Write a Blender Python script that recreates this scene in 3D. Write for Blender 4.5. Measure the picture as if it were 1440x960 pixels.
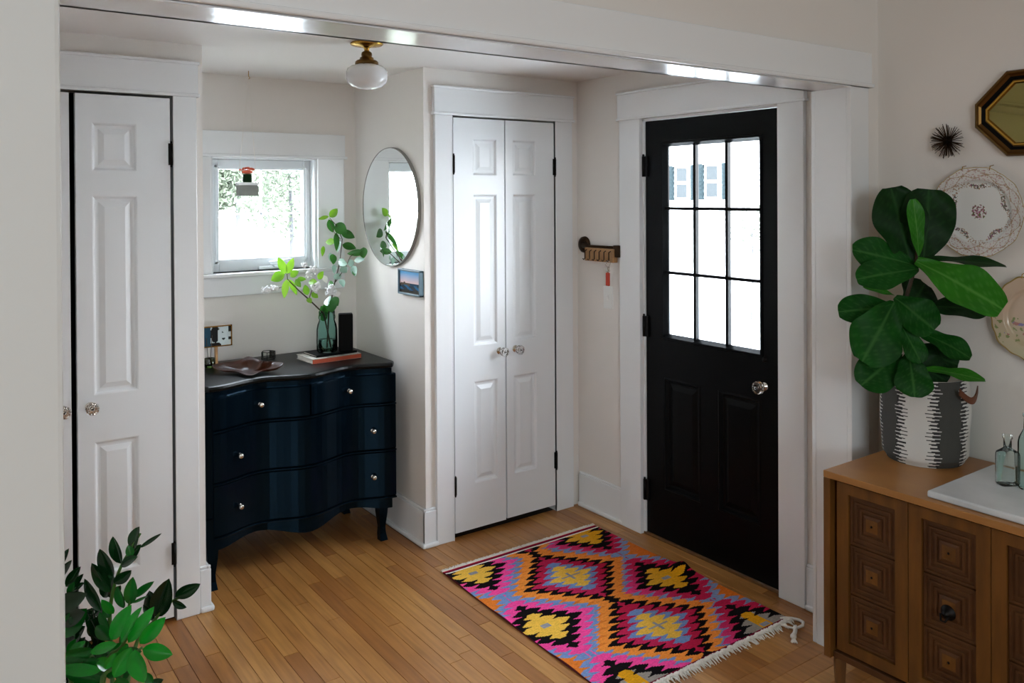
import bpy, bmesh, math, random
from mathutils import Vector, Matrix, Euler, noise

for o in list(bpy.data.objects): bpy.data.objects.remove(o)
random.seed(7)
PI = math.pi
scene = bpy.context.scene
C = scene.collection

# ------------------------------------------------------------------ camera
cd = bpy.data.cameras.new('camera'); cam = bpy.data.objects.new('camera', cd); C.objects.link(cam)
CR = Vector((0.81230182, -0.58321127, -0.00551082)); CU = Vector((0.00834137, 0.00216919, 0.99996286)); CF = Vector((0.58317766, 0.81231761, -0.00662682))
m = Matrix((CR, CU, -CF)).transposed().to_4x4(); m.translation = Vector((0, 0, 1.66)); cam.matrix_world = m
cd.sensor_width = 36; cd.sensor_fit = 'HORIZONTAL'; cd.lens = 36 * 1175.479 / 1440
cd.shift_y = -(480 - 283.139) / 1440; cd.clip_start = 0.05; cd.clip_end = 300
scene.camera = cam

def P(x, y, d):            # a world point at depth d (metres ahead of the camera's place), used to read off coordinates
    r = CF + CR * ((x - 720) / 1175.479) - CU * ((y - 283.139) / 1175.479)
    return Vector((0, 0, 1.66)) + r * d
def PX(x, y, X):
    r = P(x, y, 1) - Vector((0, 0, 1.66)); return Vector((0, 0, 1.66)) + r * (X / r.x)
def PY(x, y, Y):
    r = P(x, y, 1) - Vector((0, 0, 1.66)); return Vector((0, 0, 1.66)) + r * (Y / r.y)
def PZ(x, y, Z):
    r = P(x, y, 1) - Vector((0, 0, 1.66)); return Vector((0, 0, 1.66)) + r * ((Z - 1.66) / r.z)

# ------------------------------------------------------------------ world, lights, exposure
EXPOSURE = 0.48
SKY = 20.0
w = bpy.data.worlds.new('overcast_sky'); scene.world = w; w.use_nodes = True
nt = w.node_tree; nt.nodes.clear()
tc = nt.nodes.new('ShaderNodeTexCoord'); sep = nt.nodes.new('ShaderNodeSeparateXYZ'); ramp = nt.nodes.new('ShaderNodeValToRGB')
bg = nt.nodes.new('ShaderNodeBackground'); wo = nt.nodes.new('ShaderNodeOutputWorld')
ramp.color_ramp.elements[0].position = 0.0; ramp.color_ramp.elements[0].color = (0.93, 0.96, 1.0, 1)
ramp.color_ramp.elements[1].position = 1.0; ramp.color_ramp.elements[1].color = (0.72, 0.84, 1.0, 1)
nt.links.new(tc.outputs['Generated'], sep.inputs[0]); nt.links.new(sep.outputs['Z'], ramp.inputs[0])
nt.links.new(ramp.outputs[0], bg.inputs[0]); bg.inputs[1].default_value = SKY
nt.links.new(bg.outputs[0], wo.inputs[0])
vs = scene.view_settings; vs.view_transform = 'Standard'; vs.look = 'None'; vs.gamma = 1; vs.use_curve_mapping = False; vs.exposure = EXPOSURE

def area(name, loc, direction, sx, sy, power, col=(1, 1, 1), portal=False):
    l = bpy.data.lights.new(name, 'AREA'); l.shape = 'RECTANGLE'; l.size = sx; l.size_y = sy; l.energy = power; l.color = col
    if portal: l.cycles.is_portal = True
    o = bpy.data.objects.new(name, l); C.objects.link(o); o.location = loc
    o.rotation_euler = Vector(direction).to_track_quat('-Z', 'Z').to_euler(); return o
area('door_daylight_portal', (3.02, 2.57, 1.42), (-1, 0, 0), 0.62, 0.98, 1, portal=True)
area('window_daylight_portal', (1.45, 4.36, 1.57), (0, -1, 0), 0.56, 0.56, 1, portal=True)
# daylight of the living room's own big windows, behind the camera
area('living_window_daylight', (-0.9, -2.93, 1.85), (0, 1, 0), 2.0, 1.2, 52, (0.82, 0.93, 1.0))
area('overhead_fill', (0.6, -0.6, 2.6), (0, 0, -1), 0.5, 0.5, 5, (1.0, 0.92, 0.84))  # unseen fill light from overhead; no fixture hangs there

# ------------------------------------------------------------------ materials
def lin(h):
    h = h.lstrip('#'); v = [int(h[i:i+2], 16) / 255 for i in (0, 2, 4)]
    return tuple(((c / 12.92) if c <= .04045 else ((c + .055) / 1.055) ** 2.4) for c in v) + (1,)
M = {}
def mat(name, col, rough=.5, metal=0, spec=.5, var=.0, vscale=6, bump=0, bscale=60, trans=0, coat=0, stretch=None, col2=None, ior=1.45, sub=0):
    m = bpy.data.materials.new(name); m.use_nodes = True; t = m.node_tree; b = t.nodes['Principled BSDF']
    c = lin(col) if isinstance(col, str) else col
    b.inputs['Base Color'].default_value = c; b.inputs['Roughness'].default_value = rough; b.inputs['Metallic'].default_value = metal
    b.inputs['Specular IOR Level'].default_value = spec; b.inputs['Transmission Weight'].default_value = trans; b.inputs['IOR'].default_value = ior
    b.inputs['Coat Weight'].default_value = coat; b.inputs['Coat Roughness'].default_value = .1
    if sub: b.inputs['Subsurface Weight'].default_value = sub; b.inputs['Subsurface Radius'].default_value = (.02, .02, .02)
    tcn = t.nodes.new('ShaderNodeTexCoord'); mp = t.nodes.new('ShaderNodeMapping'); t.links.new(tcn.outputs['Object'], mp.inputs[0])
    if stretch: mp.inputs['Scale'].default_value = stretch
    if var or col2:
        n = t.nodes.new('ShaderNodeTexNoise'); n.inputs['Scale'].default_value = vscale; n.inputs['Detail'].default_value = 5
        t.links.new(mp.outputs[0], n.inputs[0]); r = t.nodes.new('ShaderNodeValToRGB')
        c2 = lin(col2) if col2 else tuple(max(0, x * (1 - var)) for x in c[:3]) + (1,)
        r.color_ramp.elements[0].position = .35; r.color_ramp.elements[0].color = c2; r.color_ramp.elements[1].position = .65; r.color_ramp.elements[1].color = c
        t.links.new(n.outputs[0], r.inputs[0]); t.links.new(r.outputs[0], b.inputs['Base Color'])
    if bump:
        n2 = t.nodes.new('ShaderNodeTexNoise'); n2.inputs['Scale'].default_value = bscale; n2.inputs['Detail'].default_value = 3
        t.links.new(mp.outputs[0], n2.inputs[0]); bn = t.nodes.new('ShaderNodeBump'); bn.inputs['Strength'].default_value = bump; bn.inputs['Distance'].default_value = .002
        t.links.new(n2.outputs[0], bn.inputs['Height']); t.links.new(bn.outputs[0], b.inputs['Normal'])
    M[name] = m; return m
mat('wall_paint', '#ece7e1', .6, bump=.15, bscale=220, var=.02, vscale=1.5)
mat('ceiling_paint', '#efebe7', .6, bump=.1, bscale=200)
mat('trim_paint', '#eff1f2', .22, bump=.05, bscale=30)
mat('post_paint', '#e6e8e6', .55)
mat('beam_paint', '#eff1f2', .16, bump=.06, bscale=18)
mat('closet_paint', '#eef1f3', .3, bump=.05, bscale=40)
mat('olive_paint', '#35371b', .5)
mat('cream_paint', '#d9c79a', .5)
mat('black_door', '#050607', .34, spec=.13, bump=.05, bscale=40)
mat('navy', '#020a12', .22, spec=.34); M['navy'].node_tree.nodes['Principled BSDF'].inputs['Specular Tint'].default_value = (.25, .6, 1, 1)
mat('dresser_top', '#070b0b', .36, spec=.22, var=.3, vscale=4, bump=.1, bscale=60, stretch=(1, 12, 1))
mat('black_iron', '#0d0c0b', .45, metal=.6)
mat('bronze', '#3b2a1b', .42, metal=.85)
mat('brass', '#b98e3c', .25, metal=1)
mat('aged_brass', '#6a4f2b', .38, metal=1)
mat('silver', '#d8d4cc', .18, metal=1)
mat('milk_glass', '#f2f3f3', .12, sub=.3, coat=.6)
mat('vinyl', '#eef3f5', .3)
mat('crystal', '#ffffff', .03, trans=1, ior=1.5)
mat('closet_shade', '#050505', .9)  # near-black colour stands in for the shade inside the closets
mat('subfloor', '#2a1a0e', .9)
mat('walnut', '#9c6a38', .34, col2='#ae7c45', vscale=3.2, stretch=(1.2, 1.2, 1.2), bump=.08, bscale=30)
mat('walnut_dark', '#4a2c16', .42, col2='#5a381d', vscale=9, bump=.15, bscale=50)
mat('walnut_mid', '#744a1c', .4, col2='#5c3a16', vscale=7, stretch=(4, 4, .6), bump=.08, bscale=40)
mat('marble', '#dfe2e4', .18, col2='#c9ced1', vscale=5)
mat('leather', '#6b3b22', .5, var=.25, vscale=30)
mat('soil', '#1c130d', .95, bump=.6, bscale=80)
mat('stem_brown', '#3a2a18', .6)
mat('stem_green', '#3f6b24', .5)
mat('petal_white', '#f4f4ee', .5, sub=.2)
mat('petal_coral', '#e0674a', .5)
mat('cork_wood', '#b5895c', .5, var=.25, vscale=30, stretch=(1, 6, 1))
mat('bowl_wood', '#43200f', .36, var=.5, vscale=22, coat=.12, spec=.35)
mat('paper', '#e8e4dc', .7, bump=.2, bscale=300, stretch=(.1, .1, 6))
mat('orange_cover', '#b04a2c', .5)
mat('black_cover', '#060707', .6, spec=.12)
mat('cotton', '#ece6dc', .9)
mat('maroon_wool', '#5c1220', .9)
mat('red_tag', '#c2391f', .35)
mat('porcelain_back', '#dcdedb', .15, coat=.5)
mat('blue_frame', '#5d7683', .4)
mat('terracotta', '#8d8a84', .6)
mat('concrete_pot', '#8e918c', .8, var=.15, vscale=20)
mat('mirror_glass', '#f5f8f7', .0, metal=1)
mat('cream_cover', '#d9d4c8', .6, var=.35, vscale=40)
mat('olive_mirror', '#8d8350', .03, metal=1)  # olive tint stands in for a dark green reflection in the glass
mat('asphalt', '#cfd0ce', .9)
mat('siding', '#f2f2f0', .6)
mat('shutter', (.014, .022, .025, 1), .7, spec=.1)
mat('house_glass', (.03, .034, .036, 1), .5, spec=.1)
mat('lawn', (.115, .12, .085, 1), .9, var=.2, vscale=3)
mat('bark', (.07, .07, .075, 1), .9)
mat('foliage_far', (.12, .14, .10, 1), .8, var=.25, vscale=3, spec=.1)
mat('railing_grey', (.07, .07, .08, 1), .8, spec=.1)  # white railing darkened so it shows against the overexposed sky
mat('siding_shadow', (.09, .09, .09, 1), .8)
mat('switch_plate', '#efefec', .35)
mat('amber_glass', '#2f6a63', .1)

def leaf_mat(name, c1, c2, rough=.35, trans=.25, vein=None):
    m = bpy.data.materials.new(name); m.use_nodes = True; t = m.node_tree; b = t.nodes['Principled BSDF']; out = t.nodes['Material Output']
    tcn = t.nodes.new('ShaderNodeTexCoord'); n = t.nodes.new('ShaderNodeTexNoise'); n.inputs['Scale'].default_value = 14
    t.links.new(tcn.outputs['Object'], n.inputs[0]); r = t.nodes.new('ShaderNodeValToRGB')
    r.color_ramp.elements[0].position = .35; r.color_ramp.elements[0].color = lin(c1); r.color_ramp.elements[1].position = .7; r.color_ramp.elements[1].color = lin(c2)
    t.links.new(n.outputs[0], r.inputs[0]); src = r.outputs[0]
    if vein:
        at = t.nodes.new('ShaderNodeAttribute'); at.attribute_name = 'vein'
        mx = t.nodes.new('ShaderNodeMix'); mx.data_type = 'RGBA'; mx.inputs['B'].default_value = lin(vein)
        t.links.new(at.outputs['Fac'], mx.inputs['Factor']); t.links.new(src, mx.inputs['A']); src = mx.outputs['Result']
    t.links.new(src, b.inputs['Base Color']); b.inputs['Roughness'].default_value = rough; b.inputs['Specular IOR Level'].default_value = .22 if vein else .5
    tr = t.nodes.new('ShaderNodeBsdfTranslucent'); t.links.new(src, tr.inputs[0]); mix = t.nodes.new('ShaderNodeMixShader'); mix.inputs[0].default_value = trans
    t.links.new(b.outputs[0], mix.inputs[1]); t.links.new(tr.outputs[0], mix.inputs[2]); t.links.new(mix.outputs[0], out.inputs[0]); M[name] = m
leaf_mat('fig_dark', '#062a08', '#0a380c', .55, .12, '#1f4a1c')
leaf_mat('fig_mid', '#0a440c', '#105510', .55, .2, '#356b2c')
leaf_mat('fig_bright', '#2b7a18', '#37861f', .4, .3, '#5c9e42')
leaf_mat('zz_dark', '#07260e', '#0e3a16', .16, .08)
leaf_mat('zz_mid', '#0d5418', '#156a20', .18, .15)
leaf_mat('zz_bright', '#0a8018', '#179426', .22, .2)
leaf_mat('grille_vinyl', '#f4f6fa', '#f4f6fa', .4, .6)
leaf_mat('petal_lit', '#ffffff', '#ffffff', .6, .12)
leaf_mat('spring_leaf', '#6aa524', '#90c235', .4, .4)
leaf_mat('lilac_leaf', '#2d6a24', '#3f8030', .35, .3)
leaf_mat('silver_leaf', '#8fb3a0', '#a9c6b6', .3, .3)

def thin_glass(name, tint, gloss=.05, rough=0):
    m = bpy.data.materials.new(name); m.use_nodes = True; t = m.node_tree; t.nodes.remove(t.nodes['Principled BSDF']); out = t.nodes['Material Output']
    tr = t.nodes.new('ShaderNodeBsdfTransparent'); tr.inputs[0].default_value = tint; g = t.nodes.new('ShaderNodeBsdfGlossy'); g.inputs['Roughness'].default_value = rough
    lw = t.nodes.new('ShaderNodeLayerWeight'); lw.inputs[0].default_value = gloss; mix = t.nodes.new('ShaderNodeMixShader')
    t.links.new(lw.outputs['Fresnel'], mix.inputs[0]); t.links.new(tr.outputs[0], mix.inputs[1]); t.links.new(g.outputs[0], mix.inputs[2]); t.links.new(mix.outputs[0], out.inputs[0]); M[name] = m
thin_glass('pane_glass', (.97, .98, .98, 1), .12)
thin_glass('aqua_glass', (.91, .97, .955, 1), .4, .02)
thin_glass('teal_glass', (.78, .92, .90, 1), .12, .02)
thin_glass('green_glass', (.6, .85, .45, 1), .45, .02)
thin_glass('clear_glass', (.95, .97, .96, 1), .35, .01)

def wood_floor():
    m = bpy.data.materials.new('maple_floor'); m.use_nodes = True; t = m.node_tree; b = t.nodes['Principled BSDF']
    oi = t.nodes.new('ShaderNodeObjectInfo'); r = t.nodes.new('ShaderNodeValToRGB'); e = r.color_ramp.elements
    e[0].position = 0; e[0].color = lin('#a26831'); e[1].position = 1; e[1].color = lin('#cc9654')
    k = e.new(.3); k.color = lin('#b98044'); k = e.new(.7); k.color = lin('#c28a4b')
    t.links.new(oi.outputs['Random'], r.inputs[0])
    tcn = t.nodes.new('ShaderNodeTexCoord'); mp = t.nodes.new('ShaderNodeMapping'); mp.inputs['Scale'].default_value = (26, 1.6, 10)
    g = t.nodes.new('ShaderNodeNewGeometry'); t.links.new(g.outputs['Position'], mp.inputs[0])
    n = t.nodes.new('ShaderNodeTexNoise'); n.inputs['Scale'].default_value = 2.2; n.inputs['Detail'].default_value = 7; t.links.new(mp.outputs[0], n.inputs[0])
    r2 = t.nodes.new('ShaderNodeValToRGB'); r2.color_ramp.elements[0].position = .3; r2.color_ramp.elements[0].color = (.72, .68, .62, 1); r2.color_ramp.elements[1].position = .62; r2.color_ramp.elements[1].color = (1, 1, 1, 1)
    t.links.new(n.outputs[0], r2.inputs[0])
    mx = t.nodes.new('ShaderNodeMix'); mx.data_type = 'RGBA'; mx.blend_type = 'MULTIPLY'; mx.inputs['Factor'].default_value = 1
    t.links.new(r.outputs[0], mx.inputs['A']); t.links.new(r2.outputs[0], mx.inputs['B'])
    n3 = t.nodes.new('ShaderNodeTexNoise'); n3.inputs['Scale'].default_value = 2.5; n3.inputs['Detail'].default_value = 4; t.links.new(g.outputs['Position'], n3.inputs[0])
    r3 = t.nodes.new('ShaderNodeValToRGB'); r3.color_ramp.elements[0].position = .35; r3.color_ramp.elements[0].color = (.84, .80, .74, 1); r3.color_ramp.elements[1].position = .6; r3.color_ramp.elements[1].color = (1, 1, 1, 1)
    t.links.new(n3.outputs[0], r3.inputs[0])
    mx2 = t.nodes.new('ShaderNodeMix'); mx2.data_type = 'RGBA'; mx2.blend_type = 'MULTIPLY'; mx2.inputs['Factor'].default_value = 1
    t.links.new(mx.outputs['Result'], mx2.inputs['A']); t.links.new(r3.outputs[0], mx2.inputs['B'])
    t.links.new(mx2.outputs['Result'], b.inputs['Base Color']); b.inputs['Roughness'].default_value = .36; b.inputs['Specular IOR Level'].default_value = .5; b.inputs['Coat Weight'].default_value = .15; b.inputs['Coat Roughness'].default_value = .22
    bn = t.nodes.new('ShaderNodeBump'); bn.inputs['Strength'].default_value = .08; bn.inputs['Distance'].default_value = .001; t.links.new(n.outputs[0], bn.inputs['Height']); t.links.new(bn.outputs[0], b.inputs['Normal'])
    M['maple_floor'] = m
wood_floor()
def attr_mat(name, rough=.5, bump=0, bscale=300, coat=0, stretch=(1, 1, 1)):
    m = bpy.data.materials.new(name); m.use_nodes = True; t = m.node_tree; b = t.nodes['Principled BSDF']
    at = t.nodes.new('ShaderNodeAttribute'); at.attribute_name = 'col'; t.links.new(at.outputs['Color'], b.inputs['Base Color'])
    b.inputs['Roughness'].default_value = rough; b.inputs['Coat Weight'].default_value = coat; b.inputs['Coat Roughness'].default_value = .08
    if bump:
        tcn = t.nodes.new('ShaderNodeTexCoord'); mp = t.nodes.new('ShaderNodeMapping'); mp.inputs['Scale'].default_value = stretch; t.links.new(tcn.outputs['Object'], mp.inputs[0])
        n = t.nodes.new('ShaderNodeTexNoise'); n.inputs['Scale'].default_value = bscale; t.links.new(mp.outputs[0], n.inputs[0])
        bn = t.nodes.new('ShaderNodeBump'); bn.inputs['Strength'].default_value = bump; bn.inputs['Distance'].default_value = .002
        t.links.new(n.outputs[0], bn.inputs['Height']); t.links.new(bn.outputs[0], b.inputs['Normal'])
    M[name] = m
attr_mat('kilim_wool', .95, .5, 260, stretch=(.35, 1.6, 1)); M['kilim_wool'].node_tree.nodes['Principled BSDF'].inputs['Specular IOR Level'].default_value = .1
attr_mat('print_gloss', .25)
attr_mat('china', .18, coat=.4)
attr_mat('basket_fabric', .85, .3, 200)

# ------------------------------------------------------------------ mesh helpers
class MB:
    def __init__(s): s.v = []; s.f = []; s.c = []; s.sm = []
    def add(s, vs, fs, col=None, smooth=False):
        o = len(s.v); s.v += [Vector(p) for p in vs]
        for f in fs: s.f.append([i + o for i in f]); s.c.append(col); s.sm.append(smooth)
    def box(s, x0, x1, y0, y1, z0, z1, b=0, smooth=False):
        if x0 > x1: x0, x1 = x1, x0
        if y0 > y1: y0, y1 = y1, y0
        if z0 > z1: z0, z1 = z1, z0
        if b <= 0:
            s.add([(x0,y0,z0),(x1,y0,z0),(x1,y1,z0),(x0,y1,z0),(x0,y0,z1),(x1,y0,z1),(x1,y1,z1),(x0,y1,z1)],
                  [(0,3,2,1),(4,5,6,7),(0,1,5,4),(1,2,6,5),(2,3,7,6),(3,0,4,7)]); return s
        b = min(b, (x1-x0)*.45, (y1-y0)*.45, (z1-z0)*.45)
        bm = bmesh.new(); bmesh.ops.create_cube(bm, size=1)
        for v in bm.verts: v.co = Vector(((x0+x1)/2 + v.co.x*(x1-x0), (y0+y1)/2 + v.co.y*(y1-y0), (z0+z1)/2 + v.co.z*(z1-z0)))
        bmesh.ops.bevel(bm, geom=list(bm.edges), offset=b, segments=2, profile=.5, affect='EDGES')
        bm.verts.index_update(); s.add([v.co.copy() for v in bm.verts], [[v.index for v in f.verts] for f in bm.faces], smooth=smooth); bm.free(); return s
    def lathe(s, prof, c=(0,0,0), n=32, axis='z', close=False, smooth=True, wob=None):
        vs = []; c = Vector(c)
        for r, h in prof:
            for i in range(n):
                a = 2*PI*i/n; rr = r*(1+(wob(a, h) if wob else 0)); x, y = rr*math.cos(a), rr*math.sin(a)
                vs.append(c + (Vector((x,y,h)) if axis == 'z' else Vector((h,x,y)) if axis == 'x' else Vector((x,h,y))))
        fs = []
        for j in range(len(prof)-1):
            for i in range(n): k = (i+1) % n; fs.append((j*n+i, j*n+k, (j+1)*n+k, (j+1)*n+i))
        if prof[0][0] > 1e-5 and close: fs.append(tuple(range(n))[::-1])
        if prof[-1][0] > 1e-5 and close: fs.append(tuple((len(prof)-1)*n+i for i in range(n)))
        s.add(vs, fs, smooth=smooth); return s
    def tube(s, pts, r, n=8, cap=True):
        pts = [Vector(p) for p in pts]; rs = r if isinstance(r, (list, tuple)) else [r]*len(pts); vs = []; up = None
        for i, p in enumerate(pts):
            d = (pts[min(i+1, len(pts)-1)] - pts[max(i-1, 0)]).normalized()
            if up is None: up = d.orthogonal().normalized()
            up = (up - d*up.dot(d)).normalized(); q = d.cross(up)
            for k in range(n): a = 2*PI*k/n; vs.append(p + (up*math.cos(a) + q*math.sin(a))*rs[i])
        fs = [(j*n+i, j*n+(i+1)%n, (j+1)*n+(i+1)%n, (j+1)*n+i) for j in range(len(pts)-1) for i in range(n)]
        if cap: fs += [tuple(range(n))[::-1], tuple((len(pts)-1)*n+i for i in range(n))]
        s.add(vs, fs, smooth=True); return s
    def rings(s, mp, u0, u1, v0, v1, rs, smooth=False):   # concentric rectangles: rs = [(inset, height)]; mp maps (u,v,w) to the world
        vs = []; fs = []
        for ins, h in rs:
            vs += [mp(u0+ins, v0+ins, h), mp(u1-ins, v0+ins, h), mp(u1-ins, v1-ins, h), mp(u0+ins, v1-ins, h)]
        for j in range(len(rs)-1):
            for i in range(4): k = (i+1) % 4; fs.append((j*4+i, j*4+k, j*4+4+k, j*4+4+i))
        e = (len(rs)-1)*4; fs.append((e, e+1, e+2, e+3)); s.add(vs, fs, smooth=smooth); return s
    def ball(s, c, r, n=10, sz=(1,1,1)):
        c = Vector(c); vs = []; m_ = n//2+1
        for j in range(m_+1):
            t = PI*j/m_
            for i in range(n): a = 2*PI*i/n; vs.append(c + Vector((r*sz[0]*math.sin(t)*math.cos(a), r*sz[1]*math.sin(t)*math.sin(a), r*sz[2]*math.cos(t))))
        s.add(vs, [(j*n+i, j*n+(i+1)%n, (j+1)*n+(i+1)%n, (j+1)*n+i) for j in range(m_) for i in range(n)], smooth=True); return s
    def xf(s, mtx, start=0):
        for i in range(start, len(s.v)): s.v[i] = mtx @ s.v[i]
        return s
WL = {}
def build(name, mb, material, parent=None, recalc=True, origin=None):
    off = WL[parent.name] if parent else None
    if off is None:
        if origin is not None: off = Vector(origin)
        else:
            xs = [v.x for v in mb.v]; ys = [v.y for v in mb.v]; off = Vector(((min(xs)+max(xs))/2, (min(ys)+max(ys))/2, min(v.z for v in mb.v)))
    me = bpy.data.meshes.new(name); me.from_pydata([v - off for v in mb.v], [], mb.f); me.materials.append(M[material])
    for p, sm in zip(me.polygons, mb.sm): p.use_smooth = sm
    if any(c is not None for c in mb.c):
        a = me.color_attributes.new('col', 'FLOAT_COLOR', 'CORNER'); i = 0; buf = []
        for p, c in zip(me.polygons, mb.c): buf += list(c or (1,1,1,1)) * p.loop_total
        a.data.foreach_set('color', buf)
    if recalc:
        bm = bmesh.new(); bm.from_mesh(me); bmesh.ops.recalc_face_normals(bm, faces=bm.faces); bm.to_mesh(me); bm.free()
    o = bpy.data.objects.new(name, me); C.objects.link(o)
    if parent: o.parent = parent
    else: o.location = off
    WL[o.name] = off; return o
def tag(o, label, cat=None, group=None, kind=None):
    o['label'] = label
    if cat: o['category'] = cat
    if group: o['group'] = group
    if kind: o['kind'] = kind
    return o
def thing(name, loc, label, cat, group=None, kind=None):
    o = bpy.data.objects.new(name, None); C.objects.link(o); o.location = loc; o.empty_display_size = .05; WL[o.name] = Vector(loc)
    return tag(o, label, cat, group, kind)
S = 'structure'
def st(name, mb, material, label, cat): return tag(build(name, mb, material), label, cat, kind=S)

# ------------------------------------------------------------------ the room shell
WX, CY, HC = 2.91, 3.45, 2.27      # door wall plane, closet wall plane, entry ceiling height
OY0, OY1 = 1.726, 1.85             # wall with the opening
AX0, AX1, AY = 0.95, 1.965, 4.2    # alcove
MC = 2.72                          # living room ceiling
JX0, JX1, BZ = 0.22, 2.706, 2.04

# right wall (with the entry door hole and running on into the living room)
DY0, DY1, DZ = 2.155, 2.955, 2.035
mb = MB()
mb.box(WX, WX+.14, DY1, CY+.9, 0, HC+.5); mb.box(WX, WX+.14, -3.1, DY0, 0, MC+.1); mb.box(WX, WX+.14, DY0, DY1, DZ, MC+.1)
st('wall_right', mb, 'wall_paint', 'warm off-white plaster wall with the black entry door and the hung plates', 'wall')
# closet wall segments (facing the camera)
mb = MB()
mb.box(-.1, .14, CY, CY+.1, 0, HC); mb.box(.14, .835, CY, CY+.1, 2.06, HC); mb.box(.835, AX0, CY, AY, 0, HC)
st('wall_back_left', mb, 'wall_paint', 'off-white wall around the left closet doors', 'wall')
mb = MB()
mb.box(AX1, 2.1, CY, AY, 0, HC); mb.box(2.1, 2.75, CY, CY+.1, 2.05, HC); mb.box(2.75, WX, CY, CY+.1, 0, HC)
st('wall_back_right', mb, 'wall_paint', 'off-white wall around the narrow double closet doors, round mirror on its side', 'wall')
mb = MB(); mb.box(.1, .86, CY+.1, CY+.6, 0, .002); mb.box(.1, .86, CY+.6, CY+.62, 0, 2.2); mb.box(.1,.12,CY+.1,CY+.6,0,2.2); mb.box(.12,.83,CY+.1,CY+.6,2.18,2.2)
tag(build('trim_10', mb, 'closet_shade'), 'inside of the left closet, its shade painted near-black', 'closet interior', kind=S)
mb = MB(); mb.box(2.11, 2.74, CY+.1, CY+.6, 0, .002); mb.box(2.1, 2.8, CY+.6, CY+.62, 0, 2.2); mb.box(2.75,2.77,CY+.1,CY+.6,0,2.2); mb.box(2.11,2.74,CY+.1,CY+.6,2.18,2.2)
tag(build('trim_11', mb, 'closet_shade'), 'inside of the narrow right closet, its shade painted near-black', 'closet interior', kind=S)
# alcove back wall with window hole
WX0, WX1, WZ0, WZ1 = 1.19, 1.742, 1.285, 1.865
mb = MB(); mb.box(AX0-.12, WX0, AY, AY+.14, 0, HC); mb.box(WX1, AX1+.14, AY, AY+.14, 0, HC); mb.box(WX0, WX1, AY, AY+.14, 0, WZ0); mb.box(WX0, WX1, AY, AY+.14, WZ1, HC)
st('wall_alcove', mb, 'wall_paint', 'off-white alcove wall with the small square window above the dark dresser', 'wall')
mb = MB(); mb.box(-.15, -.05, OY1, CY+.1, 0, HC)
st('wall_left', mb, 'wall_paint', 'plain off-white entry wall hidden left of the left closet', 'wall')
# wall with the wide opening
mb = MB(); mb.box(-2.4, JX0-.012, OY0, OY1, 0, MC); mb.box(JX1+.012, WX, OY0, OY1, 0, MC); mb.box(JX0-.012, JX1+.012, OY0, OY1, BZ+.012, MC)
st('wall_front', mb, 'wall_paint', 'off-white wall above and beside the wide cased opening', 'wall')
mb = MB(); mb.box(-.15, WX, OY1, CY, HC, HC+.1); mb.box(AX0, AX1, CY, AY, HC, HC+.1)
st('ceiling', mb, 'ceiling_paint', 'low white ceiling over the entry and alcove', 'ceiling')
mb = MB(); mb.box(-2.4, WX+.14, -3.1, OY1, MC, MC+.1)
st('ceiling_living', mb, 'ceiling_paint', 'living room ceiling beyond the opening, above the camera', 'ceiling')
# living room walls behind the camera, each with its window hole
mb = MB(); mb.box(-2.5, -2.4, -3.1, OY1, 0, 2.45)
st('wall_living_left', mb, 'olive_paint', 'dark olive painted living room wall, seen only in the octagonal mirror', 'wall')
mb = MB(); mb.box(-2.5, -2.4, -3.1, OY1, 2.45, MC); mb.box(-2.4, -2.36, -3.0, OY0, 2.45, 2.53, .01)
st('trim_12', mb, 'cream_paint', 'cream crown board above the olive wall', 'trim')
mb = MB(); mb.box(-2.4, WX, -3.1, -3.0, 0, MC)
st('wall_living_back', mb, 'wall_paint', 'off-white living room wall behind the camera', 'wall')

# opening casing (front), jambs, head lining
mb = MB(); mb.box(JX1, JX1+.012, OY0-.0005, OY1+.0005, 0, BZ); mb.box(JX1-.001, JX1+.112, OY0-.02, OY0-.0006, 0, BZ+.003, .003)
mb.box(JX1-.001, JX1+.1, OY1+.0006, OY1+.018, 0, BZ, .003)
st('trim_1', mb, 'trim_paint', 'white painted post casing at the right side of the wide opening', 'trim')
mb = MB(); mb.box(JX0-.012, JX0, OY0-.0005, OY1+.0005, 0, BZ); mb.box(JX0-.112, JX0+.001, OY0-.022, OY0-.0006, 0, BZ+.003, .014)
mb.box(JX0-.1, JX0+.001, OY1+.0006, OY1+.018, 0, BZ, .003)
st('trim_2', mb, 'post_paint', 'white casing post at the left edge of the wide opening, nearest the leafy green plant', 'trim')
mb = MB(); mb.box(JX0, JX1, OY0-.018, OY1+.018, BZ, BZ+.012)
st('trim_3', mb, 'beam_paint', 'glossy white underside of the opening head, mirroring the windows', 'trim')
mb = MB(); mb.box(JX0-.12, JX1+.125, OY0-.026, OY0, BZ+.004, BZ+.128, .003); mb.box(JX0-.13, JX1+.132, OY0-.034, OY0, BZ+.004, BZ+.018, .005)
mb.box(JX0-.12, JX1+.1, OY1, OY1+.02, BZ, BZ+.12, .003)
st('trim_4', mb, 'trim_paint', 'broad white head casing board spanning the wide opening', 'trim')

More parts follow.
